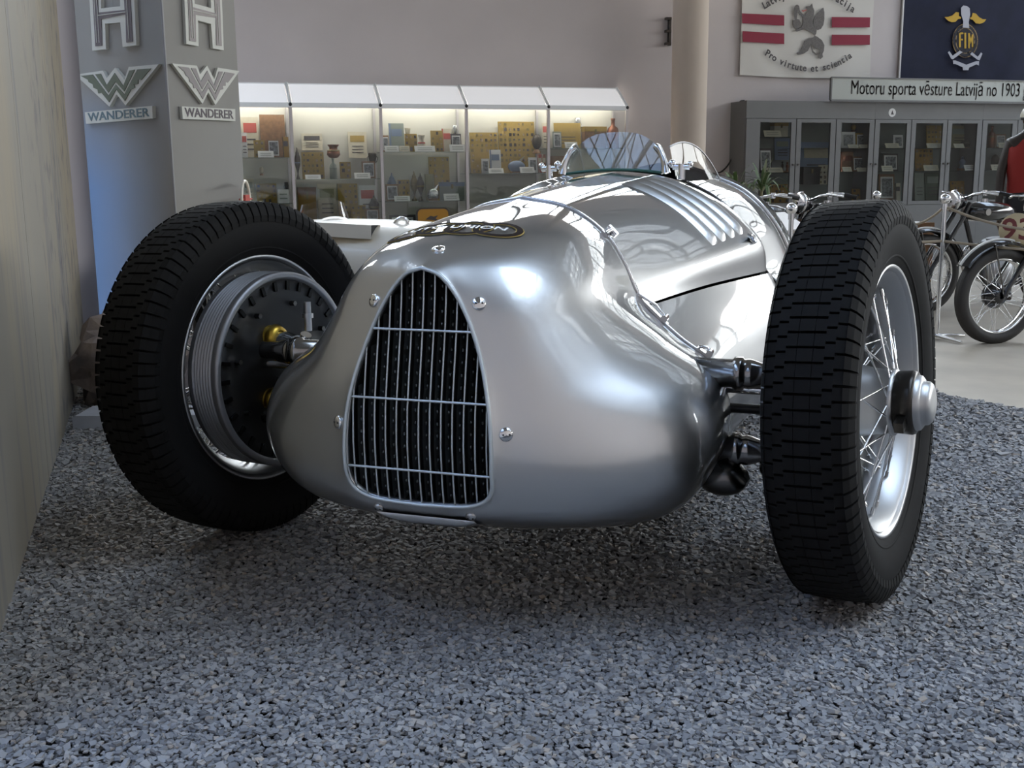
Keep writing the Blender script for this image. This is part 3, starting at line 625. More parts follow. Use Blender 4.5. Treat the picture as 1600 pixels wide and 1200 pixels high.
# ------------------------------------------------------------------ left mural wall, pillar with signs
def letters(parent, txt, place, size, m, off, ref=None):
    """each letter a part; x runs 0..1 over the width of ref (the whole text when not given)."""
    V0, _ = text_mesh(ref or txt, size, .001, 1.0, 'LEFT', off); x0 = V0[:, 0].min(); wdt = V0[:, 0].max()-x0
    for i, ch in enumerate(txt):
        if ch == ' ': continue
        Vp, _ = text_mesh(txt[:i+1], size, .001, 1.0, 'LEFT', off); V, F = text_mesh(ch, size, .001, 1.0, 'LEFT', off)
        V[:, 0] += Vp[:, 0].max()-V[:, 0].max(); V[:, 0] = (V[:, 0]-x0)/wdt
        MB().add(place(V), F).build('letter', m, parent)
def arr(*v): return np.array(v, float)
MW0 = arr(-0.918, 1.815, 0); MWD = arr(-0.31441, 0.94929, 0); MWN = arr(0.94929, 0.31441, 0)
def mural_mat():
    m = bpy.data.materials.new('mural'); m.use_nodes = True; nt = m.node_tree; b = nt.nodes['Principled BSDF']; b.inputs['Roughness'].default_value = 0.7
    tc0 = nt.nodes.new('ShaderNodeTexCoord'); tm = nt.nodes.new('ShaderNodeMapping'); tm.inputs['Rotation'].default_value = (0, 0, HB); nt.links.new(tc0.outputs['Object'], tm.inputs[0])
    class tc: outputs = {'Object': tm.outputs[0]}
    def noise(sc, scale, det, lo, hi):
        mp = nt.nodes.new('ShaderNodeMapping'); mp.inputs['Scale'].default_value = sc; n = nt.nodes.new('ShaderNodeTexNoise'); n.inputs['Scale'].default_value = scale; n.inputs['Detail'].default_value = det
        r = nt.nodes.new('ShaderNodeMapRange'); r.inputs['From Min'].default_value = lo; r.inputs['From Max'].default_value = hi
        nt.links.new(tc.outputs['Object'], mp.inputs[0]); nt.links.new(mp.outputs[0], n.inputs['Vector']); nt.links.new(n.outputs['Fac'], r.inputs['Value']); return r.outputs[0]
    def mix(f, a, c):
        x = nt.nodes.new('ShaderNodeMixRGB')
        for s, v in ((x.inputs[0], f), (x.inputs[1], a), (x.inputs[2], c)):
            if isinstance(v, tuple): s.default_value = (*v, 1)
            elif isinstance(v, float): s.default_value = v
            else: nt.links.new(v, s)
        return x.outputs[0]
    big = mix(noise((1.6, 1.6, .25), 1.3, 3, .4, .6), (0.34, 0.29, 0.21), (0.29, 0.265, 0.22))
    st = mix(noise((5, 5, .35), 2.2, 4, .56, .70), big, (0.21, 0.20, 0.19))
    # dark foliage-like blotches in a band along the far part of the wall
    sep = nt.nodes.new('ShaderNodeSeparateXYZ'); nt.links.new(tc.outputs['Object'], sep.inputs[0])
    r1 = nt.nodes.new('ShaderNodeMapRange'); r1.inputs['From Min'].default_value = 2.9; r1.inputs['From Max'].default_value = 3.5; nt.links.new(sep.outputs['Y'], r1.inputs['Value'])
    mu = nt.nodes.new('ShaderNodeMath'); mu.operation = 'MULTIPLY'; nt.links.new(r1.outputs[0], mu.inputs[0]); nt.links.new(noise((9, 5.5, 5.5), 1.7, 3, .55, .68), mu.inputs[1])
    mu2 = nt.nodes.new('ShaderNodeMath'); mu2.operation = 'MULTIPLY'; mu2.inputs[1].default_value = 0.55; nt.links.new(mu.outputs[0], mu2.inputs[0])
    nt.links.new(mix(mu2.outputs[0], st, (0.10, 0.095, 0.12)), b.inputs['Base Color'])
    return m
M_MURAL = mural_mat()
wl = link('wall_left', None, kind='structure')
mr = np.array([MWN, MWD, UP]).T
def wallseg(b, a, c, z0, z1, th=.05): b.box(MW0+MWD*(a+c)/2-MWN*th/2+UP*(z0+z1)/2, (th, c-a, z1-z0), mr)
AEND = (4.73-1.815)/.94929
for i, (a, c) in enumerate(((-.42, 1.05), (1.054, 2.15), (2.154, AEND))): part('mural_panel', wl, M_MURAL, lambda b: wallseg(b, a, c, FZ, 1.68))
part('panel_edge', wl, mat('lilac_board', (.38, .35, .37), .7), lambda b: b.prism([(0, 0), (.055, .30), (-.02, .34), (-.09, .0)], MW0+MWD*AEND+UP*FZ, MWN, MWD, 2.06))
# grey pillar with a corner towards the camera
PC = atY(262, 150, 5.0); PC[2] = 0
LA, RA = R(41), R(56); PLD = arr(-math.cos(LA), math.sin(LA), 0); PRD = arr(math.cos(RA), math.sin(RA), 0)
PLN = arr(-math.sin(LA), -math.cos(LA), 0); PRN = arr(math.sin(RA), -math.cos(RA), 0)
pe = onplane(126, 150, PLN, PC); pe[2] = 0; pr = onplane(373.5, 150, PRN, PC); pr[2] = 0
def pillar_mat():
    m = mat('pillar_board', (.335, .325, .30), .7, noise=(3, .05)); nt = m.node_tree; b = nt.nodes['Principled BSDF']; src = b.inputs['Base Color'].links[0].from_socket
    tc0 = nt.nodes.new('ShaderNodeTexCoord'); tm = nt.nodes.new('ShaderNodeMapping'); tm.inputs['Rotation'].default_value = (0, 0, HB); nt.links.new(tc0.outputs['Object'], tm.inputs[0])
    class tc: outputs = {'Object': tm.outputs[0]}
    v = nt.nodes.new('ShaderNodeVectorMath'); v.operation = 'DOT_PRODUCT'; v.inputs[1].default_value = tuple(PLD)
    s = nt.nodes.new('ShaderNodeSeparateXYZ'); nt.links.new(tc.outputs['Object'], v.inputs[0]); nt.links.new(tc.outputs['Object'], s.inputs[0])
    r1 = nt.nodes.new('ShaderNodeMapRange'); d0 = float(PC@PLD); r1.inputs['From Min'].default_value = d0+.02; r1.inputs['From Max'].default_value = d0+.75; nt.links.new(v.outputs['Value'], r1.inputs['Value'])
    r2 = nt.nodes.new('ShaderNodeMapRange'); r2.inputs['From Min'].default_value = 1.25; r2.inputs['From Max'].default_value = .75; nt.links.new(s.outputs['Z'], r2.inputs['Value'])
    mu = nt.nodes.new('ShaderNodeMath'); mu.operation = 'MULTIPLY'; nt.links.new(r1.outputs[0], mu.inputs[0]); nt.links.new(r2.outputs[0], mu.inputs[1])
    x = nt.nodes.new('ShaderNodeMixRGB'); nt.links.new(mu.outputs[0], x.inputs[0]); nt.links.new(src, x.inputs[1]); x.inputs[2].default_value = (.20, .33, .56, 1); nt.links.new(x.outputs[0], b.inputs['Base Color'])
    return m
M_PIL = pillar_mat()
pil = link('sign_pillar', None, label='tall grey angular pillar carrying white emblem boards behind left tyre', cat='pillar')
bk = pe+PRD*.5
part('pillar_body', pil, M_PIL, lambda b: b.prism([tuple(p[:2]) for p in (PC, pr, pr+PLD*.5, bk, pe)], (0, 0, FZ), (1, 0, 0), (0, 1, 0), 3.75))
part('corner_strip', pil, mat('strip', (.34, .34, .35), .5), lambda b: b.cyl(PC+UP*FZ, PC+UP*3.36, .006, n=8))
def facepts(pts, n, d, sc=4.0):
    """picture points on a pillar face -> (u, v) with u to the right along the face and v up."""
    out = []
    for x, y in pts:
        p = onplane(x/sc, y/sc, n, PC); out.append((float((p-PC)@d), float(p[2])))
    return out
UL = -PLD            # to the right along the left face
CREAM = mat('cream_board', (.66, .66, .60), .5)
Wout = facepts([(492, 468), (665, 443), (690, 490), (742, 425), (800, 500), (828, 420), (1015, 403), (808, 660), (752, 590), (707, 668)], PLN, UL)
Wup = facepts([(620, 466), (655, 462), (692, 535), (742, 458), (796, 540), (835, 443), (868, 437), (803, 572), (748, 512), (703, 580)], PLN, UL)
Wlo = facepts([(530, 476), (605, 468), (703, 600), (748, 530), (803, 592), (884, 436), (970, 430), (910, 500), (890, 500), (890, 525), (865, 530), (870, 550), (845, 560), (806, 632), (752, 560), (708, 640), (660, 580), (640, 585), (635, 560), (610, 550), (605, 528), (580, 515), (575, 500)], PLN, UL)
Hout = facepts([(583, 0), (600, 318), (685, 308), (680, 150), (775, 143), (790, 295), (875, 285), (862, 0), (850, -240), (770, -230), (775, 42), (655, 55), (650, -225), (568, -240)], PLN, UL)
Hin = facepts([(606, 0), (622, 292), (664, 287), (660, 122), (812, 92), (815, 268), (856, 262), (842, 0), (832, -215), (790, -212), (806, 65), (640, 82), (630, -205), (590, -215)], PLN, UL)
Hline = [facepts(q, PLN, UL) for q in ([(633, 270), (617, 0)], [(648, 270), (640, 115), (632, 0)], [(835, 250), (820, 0)], [(640, 100), (812, 78)])]
Nout = facepts([(553, 703), (975, 662), (977, 740), (560, 775)], PLN, UL)
def shift(P, c0, c1): return [(u-c0[0]+c1[0], v-c0[1]+c1[1]) for u, v in P]
def wid(P): a = np.array(P); return float(a[:, 0].max()-a[:, 0].min())
def cen(P): a = np.array(P); return (a.max(0)+a.min(0))/2
def sign_set(n, d, o, cW, cH, cN, inlayH, inlayW, txtc, where, k3=(1, 1, 1)):
    w = np.cross(d, UP); off = o+w*.001
    t = thing('letter_emblem', 'large %s H-shaped emblem board with chamfered strokes on the %s pillar face' % (where[1], where[0]), 'sign', o, group='pillar emblems')
    kk = [k3[0]]; z = lambda P, c0, c1: [((u-c0[0])*kk[0]+c1[0], v-c0[1]+c1[1]) for u, v in P]
    part('board', t, CREAM, lambda b: b.prism(z(Hout, cen(Hout), cH), w*.001, d, UP, .018))
    part('inlay', t, inlayH, lambda b: b.prism(z(Hin, cen(Hout), cH), w*.019, d, UP, .003))
    for q in Hline: part('stroke_line', t, CREAM, lambda b: b.tube([w*.0225+d*u+UP*v for u, v in z(q, cen(Hout), cH)], .0022, 5))
    kk[0] = k3[1]; t = thing('wing_emblem', 'white winged W emblem board with %s inlay on the %s pillar face' % (where[2], where[0]), 'sign', o, group='pillar emblems')
    part('board', t, CREAM, lambda b: b.prism(z(Wout, cen(Wout), cW), w*.001, d, UP, .018))
    part('inlay', t, inlayW, lambda b: b.prism(z(Wup, cen(Wout), cW), w*.019, d, UP, .003)); part('inlay', t, inlayW, lambda b: b.prism(z(Wlo, cen(Wout), cW), w*.019, d, UP, .003))
    kk[0] = k3[2]; t = thing('name_plate', 'white plate reading WANDERER in %s letters on the %s pillar face' % (where[3], where[0]), 'sign', o, group='pillar name plates')
    part('board', t, CREAM, lambda b: b.prism(z(Nout, cen(Nout), cN), w*.001, d, UP, .018))
    a = np.array(Nout); wd = (a[:, 0].max()-a[:, 0].min())*k3[2]
    letters(t, 'WANDERER', lambda V: w*.020+d[None]*(cN[0]+(V[:, :1]-.5)*wd*.91)+UP[None]*(cN[1]+V[:, 1:2])+w[None]*V[:, 2:3], .055, txtc, .0008)
cW, cH, cN = cen(Wout), cen(Hout), cen(Nout)
sign_set(PLN, UL, PC, cW, cH, cN, mat('brown_inlay', (.12, .10, .11), .5), mat('green_inlay', (.12, .145, .10), .5), mat('teal_ink', (.13, .20, .23), .5), ('left', 'dark-inlaid', 'olive green', 'blue-grey'))
fr = lambda pts: facepts(pts, PRN, PRD)
cW2 = cen(fr([(1060, 408), (1480, 455), (1335, 660), (1278, 408)])); cN2 = cen(fr([(1120, 668), (1455, 685), (1457, 755), (1122, 742)])); hh = np.array(fr([(1157, 292), (1383, 316), (1383, 0)]))
cH2 = np.array([(hh[0, 0]+hh[1, 0])/2, hh[1, 1]+(cH[1]-np.array(Hout)[:, 1].min())])
sign_set(PRN, PRD, PC, cW2, cH2, cN2, mat('pink_inlay', (.33, .29, .28), .5), mat('rosy_inlay', (.30, .27, .265), .5), mat('plum_ink', (.11, .085, .10), .5), ('right', 'pale-inlaid', 'rosy grey', 'plum'), (wid(fr([(1140, 292), (1383, 316)]))/wid(Hout), wid(fr([(1060, 408), (1480, 455)]))/wid(Wout), wid(fr([(1120, 668), (1457, 755)]))/wid(Nout)))
# kerb block and boulder
gb = ground(114, 668); kb = thing('kerb_block', 'low white kerb block holding the boulder beside left tyre', 'kerb', gb)
b = MB(); prof = [(0, 0), (0, .05), (.008, .058), (.7, .058), (.7, 0)]
b.prism(prof, (0, 0, -.02), (1, 0, 0), (0, 0, 1), -.16); o = b.build('block', mat('kerb_white', (.50, .51, .55), .7, noise=(20, .1)), kb)
rk = ground(122, 640); Vr = []
b = MB(); n1, n2 = 18, 14
from mathutils import noise as mnoise
G = []
for j in range(n2+1):
    ph = PI*j/n2; row = []
    for i in range(n1+1):
        th = 2*PI*(i % n1)/n1; d = arr(math.sin(ph)*math.cos(th), math.sin(ph)*math.sin(th), math.cos(ph))
        q = 1+.45*mnoise.noise(Vector(d*1.9+arr(3, 1, 2)))+.26*mnoise.noise(Vector(d*4.5)); row.append(d*q*arr(.21, .16, .20))
    G.append(row)
b.grid(np.array(G)[::-1], smooth=False)
b.build('boulder', mat('boulder_stone', (.42, .34, .29), .85, noise=(9, .4), col2=(.20, .18, .19), bump=(25, .6)), None, loc=atY(212, 572, 3.86)+arr(0, 0, .012), label='rough brown boulder resting behind the left tyre against the mural', cat='boulder')
# ------------------------------------------------------------------ glass showcases on the back wall
def hw(px, py, t):
    p = onplane(px, py, HN, H(0, t, 0))-W0; return float(p@HD), float(p[2])
TF = .48
posts = [hw(x, 166, TF)[0] for x in (453.5, 593.7, 728.4, 857.4, 980)]; step = (posts[4]-posts[0])/4; posts = [posts[0]-step]+[posts[0]+step*i for i in range(5)]
ZCB = np.mean([hw(728, 169.5, TF)[1], hw(857, 166.5, TF)[1]]); ZCT = hw(790, 135, .14)[1]
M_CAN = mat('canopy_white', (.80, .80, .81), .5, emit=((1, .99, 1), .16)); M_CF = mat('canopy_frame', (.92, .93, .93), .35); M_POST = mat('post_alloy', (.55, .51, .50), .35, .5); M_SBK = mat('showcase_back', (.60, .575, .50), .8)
SGL = glass_mat('shelf_glass', (.80, .88, .85), .05); CGL = glass_mat('case_glass', (.95, .97, .96), .05)
HDu, HIn = HD, -HN
def hpart(name, parent, m, s0, s1, t0, t1, z0, z1, **kw): return part(name, parent, m, lambda b: hbox(b, s0, s1, t0, t1, z0, z1), **kw)
shelfpx = [((420, 246), (420, 318)), ((525, 279.5), (525, 346)), ((660, 237), (660, 314)), ((795, 270.5), (795, 330)), ((920, 231.5), (920, 300))]
lab = ['leftmost glass showcase bay beside the pillar with crest poster', 'glass showcase bay with the copper vase and shield certificate', 'middle glass showcase bay with dark urns on its second shelf', 'glass showcase bay filled by two tall ochre badge boards', 'rightmost glass showcase bay above the windscreen']
SHZ = []
for i in range(5):
    s0, s1 = posts[i], posts[i+1]; u = thing('showcase', lab[i], 'showcase', (0, 0, 0), group='showcases along the back wall')
    hpart('back_panel', u, M_SBK, s0, s1, 0.005, .02, FZ+.1, ZCB); hpart('base', u, M_POST, s0+.01, s1-.01, .02, TF-.03, FZ, FZ+.45)
    hpart('front_glass', u, CGL, s0+.02, s1-.02, TF-.012, TF-.006, FZ+.45, ZCB-.01)
    for s in ((s0, s1) if i == 4 else (s0,)):
        hpart('post', u, M_POST, s-.017, s+.017, TF-.03, TF+.004, FZ, ZCB); hpart('rear_post', u, M_POST, s-.014, s+.014, .02, .05, FZ, ZCB)
        part('joint_knob', u, BLACK, lambda b: b.ball(H(s, TF+.004, ZCB+.012), .022, 8, 6))
    def slope(b, off=0., th=.02, a0=.025, a1=.025, za=0., zb=0.):
        P = [H(s0+a0, TF-.005+off, ZCB+.03+za), H(s1-a1, TF-.005+off, ZCB+.03+za), H(s1-a1, .14+off, ZCT-zb), H(s0+a0, .14+off, ZCT-zb)]
        Q = [p-HN*th for p in P]; b.add(P+Q, [(0, 1, 2, 3), (7, 6, 5, 4), (0, 4, 5, 1), (1, 5, 6, 2), (2, 6, 7, 3), (3, 7, 4, 0)])
    part('canopy_panel', u, M_CAN, slope)
    for a, c in ((0, None), (None, 0)):
        s = s0 if a == 0 else s1
        part('canopy_rib', u, M_CF, lambda b: b.tube([H(s, TF, ZCB+.02), H(s, .14, ZCT)], .020, 6))
    hpart('canopy_rail', u, M_CF, s0, s1, TF-.04, TF+.012, ZCB-.02, ZCB+.03); hpart('canopy_top', u, M_CF, s0, s1, 0.01, .16, ZCT-.02, ZCT)
    lp = part('lamp_tube', u, mat('fluorescent', (.9, .9, .9), .5, emit=((1, .97, .90), 9.0)), lambda b: b.cyl(H(s0+.05, .22, ZCB+.055), H(s1-.05, .22, ZCB+.055), .013, n=10))
    zz = []
    for (px, py) in shelfpx[i]:
        z = hw(px, py, TF-.06)[1]; zz.append(z); hpart('shelf', u, SGL, s0+.02, s1-.02, .03, TF-.05, z-.008, z)
    zz.append(FZ+.45); SHZ.append(zz)
# exhibits: everything measured on the photo, set on its shelf or hung on the back panel
C_CREAM = mat('aged_paper', (.56, .50, .38), .7, noise=(20, .08)); C_OCH = mat('ochre_velvet', (.38, .25, .055), .8, noise=(60, .15)); C_OCHD = mat('dark_ochre', (.30, .17, .03), .8)
C_WOOD = mat('frame_wood', (.26, .13, .055), .5, noise=(30, .3)); C_BW = mat('photo_grey', (.30, .31, .32), .4, noise=(38, .75), col2=(.05, .05, .055)); C_WHITE = mat('white_card', (.72, .71, .69), .6)
C_DOT = mat('badge_enamel', (.08, .05, .04), .4, noise=(30, .9), col2=(.45, .33, .20)); C_RED = mat('print_red', (.45, .08, .06), .6); C_INK = mat('print_ink', (.06, .05, .05), .6); C_BRONZE = mat('dark_bronze', (.06, .05, .04), .35, .6)
C_COP = mat('copper', (.22, .08, .04), .3, .6); C_OLIVE = mat('olive_cloth', (.28, .26, .16), .8); C_BLUE = mat('slate_blue', (.17, .22, .32), .6); C_GRN = mat('grey_green', (.24, .27, .23), .7); C_SIL = mat('silver_plate', (.6, .6, .58), .2, .9); C_DGOLD = mat('dull_gold', (.20, .15, .06), .35, .7)
def hv(s, t, z): return H(s, t, z)
def flat(b, s0, s1, z0, z1, t, th, lean=0.0):
    P = [H(s0, t+lean, z0), H(s1, t+lean, z0), H(s1, t, z1), H(s0, t, z1)]; Q = [p-HN*th for p in P]
    b.add(P+Q, [(0, 1, 2, 3), (7, 6, 5, 4), (0, 4, 5, 1), (1, 5, 6, 2), (2, 6, 7, 3), (3, 7, 4, 0)])
def exhibit(kind, x0, y0, x1, y1, label, t=.2, zs=None, group=None, m=None, m2=None):
    """x0..y1 picture box; zs: shelf heights, the base is set on the nearest one just below."""
    s0, z1 = hw(x0, y0, t); s1, z0 = hw(x1, y1, t)
    if zs is not None:
        c = min(zs, key=lambda z: abs(z-z0))
        if abs(c-z0) < .14: z0 = c
    w = s1-s0; h = z1-z0; rnd = random.Random(int(x0*7+y0))
    cat = {'card': 'certificate', 'photo': 'photograph', 'board': 'badge board', 'label': 'label', 'trophy': 'trophy', 'book': 'book', 'box': 'box', 'urn': 'trophy', 'vase': 'vase', 'model': 'model', 'bottle': 'bottle', 'books': 'book', 'ball': 'ornament', 'figure': 'figurine'}[kind]
    name = {'card': 'certificate', 'photo': 'framed_photograph', 'board': 'badge_board', 'label': 'label_card', 'trophy': 'cup', 'book': 'booklet', 'box': 'display_box', 'urn': 'urn', 'vase': 'vase', 'model': 'model', 'bottle': 'bottle', 'ball': 'globe', 'figure': 'figurine'}[kind]
    o = thing(name, label, cat, (0, 0, 0), group=group); ln = min(.06, h*.12)
    sm = (s0+s1)/2; base = H(sm, t, z0)
    def face(u0, u1, v0, v1, m, nm, lift=.003):   # printed or applied piece on the tilted front face, fractions of the box
        def f(b):
            P = [H(s0+w*a, t+ln*(1-v)+.001+lift, z0+h*v) for a, v in ((u0, v0), (u1, v0), (u1, v1), (u0, v1))]; Q = [p-HN*.003 for p in P]
            b.add(P+Q, [(0, 1, 2, 3), (7, 6, 5, 4), (0, 4, 5, 1), (1, 5, 6, 2), (2, 6, 7, 3), (3, 7, 4, 0)])
        return part(nm, o, m, f)
    if kind == 'card':
        part('sheet', o, m or C_CREAM, lambda b: flat(b, s0, s1, z0, z1, t, .008, ln))
        face(.12, .88, .62, .86, m2 or C_OLIVE, 'printed_heading')
        for v in (.2, .32, .44): face(.2, .8, v, v+.03, C_INK, 'printed_line')
    elif kind == 'photo':
        part('frame', o, m or C_WOOD, lambda b: flat(b, s0, s1, z0, z1, t, .012, ln)); face(.1, .9, .1, .9, C_WHITE, 'mount'); face(.17, .83, .17, .83, C_BW, 'print', .006)
    elif kind == 'board':
        part('backing', o, m or C_OCH, lambda b: flat(b, s0, s1, z0, z1, t, .012, ln)); nx = max(2, round(w/.055)); ny = max(2, round(h/.06))
        for i in range(nx):
            for j in range(ny):
                if rnd.random() < .8:
                    u = (i+.5+rnd.uniform(-.12, .12))/nx; v = (j+.5)/ny; a = rnd.uniform(.16, .30); du = a/nx; dv = a/ny*rnd.uniform(.8, 1.3); face(u-du, u+du, v-dv, v+dv, rnd.choice([C_DOT, C_DOT, C_INK, C_BRONZE, C_DGOLD]), 'badge', .006)
    elif kind == 'label':
        part('plate', o, m or C_WHITE, lambda b: flat(b, s0, s1, z0, z1, t+.06, .006, ln+.03))
        for v in (.3, .6): 
            def f(b):
                P = [H(s0+w*a, t+.06+(ln+.03)*(1-q)+.002, z0+h*q) for a, q in ((.15, v), (.85, v), (.85, v+.1), (.15, v+.1))]; b.add(P, [(0, 1, 2, 3)])
            part('printed_line', o, C_GRN, f)
    elif kind == 'book':
        part('cover', o, m or C_OLIVE, lambda b: flat(b, s0, s1, z0, z1, t, .022, ln)); face(.15, .85, .55, .8, m2 or C_CREAM, 'title_panel'); face(.0, .12, 0, 1, m2 or C_INK, 'spine_band')
    elif kind == 'box':
        part('body', o, m or C_OCH, lambda b: hbox(b, s0, s1, t-.08, t+.03, z0, z1)); part('lid', o, m2 or C_WOOD, lambda b: hbox(b, s0-.004, s1+.004, t-.085, t+.035, z1-h*.22, z1+.002)); part('clasp', o, C_DGOLD, lambda b: hbox(b, sm-.012, sm+.012, t+.035, t+.042, z1-h*.35, z1-h*.12))
    elif kind in ('trophy', 'urn', 'vase', 'bottle'):
        pr = {'trophy': [(0, .62), (.05, .6), (.10, .28), (.30, .14), (.42, .18), (.55, .7), (.72, .95), (.86, 1.0), (.9, .9), (.9, .05)],
              'urn': [(0, .7), (.04, .7), (.08, .4), (.18, .22), (.28, .4), (.45, .9), (.62, 1.0), (.72, .8), (.78, .55), (.82, .6), (.88, .28), (.94, .12), (.97, .16), (1, .02)],
              'vase': [(0, .45), (.06, .7), (.25, 1.0), (.45, .95), (.65, .6), (.8, .62), (.95, .85), (1, .88), (1, .7), (.8, .5), (.6, .45)],
              'bottle': [(0, .9), (.03, 1), (.55, 1), (.68, .8), (.76, .32), (.93, .28), (.94, .36), (1, .36), (1, .02)]}[kind]
        part('body', o, m or C_BRONZE, lambda b: b.lathe([(v*h, r*w/2) for v, r in pr], base, UP, 20))
        part('collar', o, m2 or C_DGOLD, lambda b: b.lathe([(h*.5-.004, w*.42), (h*.5, w*.5*{'trophy': .62, 'urn': .98, 'vase': .95, 'bottle': 1.04}[kind]), (h*.5+.012, w*.5*{'trophy': .66, 'urn': 1.0, 'vase': .93, 'bottle': 1.04}[kind]), (h*.5+.016, w*.42)], base, UP, 20))
        if kind == 'trophy':
            for q in (-1, 1): part('handle', o, m or C_BRONZE, lambda b: b.tube([base+HD*q*w*.42+UP*h*.8, base+HD*q*w*.62+UP*h*.72, base+HD*q*w*.5+UP*h*.58, base+HD*q*w*.34+UP*h*.56], w*.05, 6))
    elif kind == 'ball':
        part('ball', o, m or C_BRONZE, lambda b: b.ball(base+UP*(h*.6), h*.4, 14, 10, (w/h, w/h, 1))); part('foot', o, C_WOOD, lambda b: b.lathe([(0, w*.35), (.02, w*.35), (h*.22, w*.12)], base, UP, 14))
    elif kind == 'model':
        part('hull', o, m or C_BLUE, lambda b: b.ball(base+UP*h*.38, 1, 14, 8, (w*.5, w*.22, h*.36))); part('wing', o, m2 or C_CREAM, lambda b: b.add([base+UP*h*.4-HD*w*.3, base+UP*h*.4+HD*w*.1, base+UP*h+HD*w*.5, base+UP*h*.95+HD*w*.38], [(0, 1, 2, 3)])); part('stand', o, C_WOOD, lambda b: hbox(b, sm-w*.3, sm+w*.3, t-.04, t+.04, z0, z0+h*.1))
    elif kind == 'figure':
        part('plinth', o, C_WOOD, lambda b: hbox(b, sm-w*.4, sm+w*.4, t-.03, t+.03, z0, z0+h*.16)); part('body', o, m or C_BRONZE, lambda b: b.lathe([(h*.16, w*.3), (h*.35, w*.22), (h*.6, w*.34), (h*.76, w*.2), (h*.8, w*.1)], base, UP, 12)); part('head', o, m or C_BRONZE, lambda b: b.ball(base+UP*h*.89, h*.1, 10, 6))
    return o
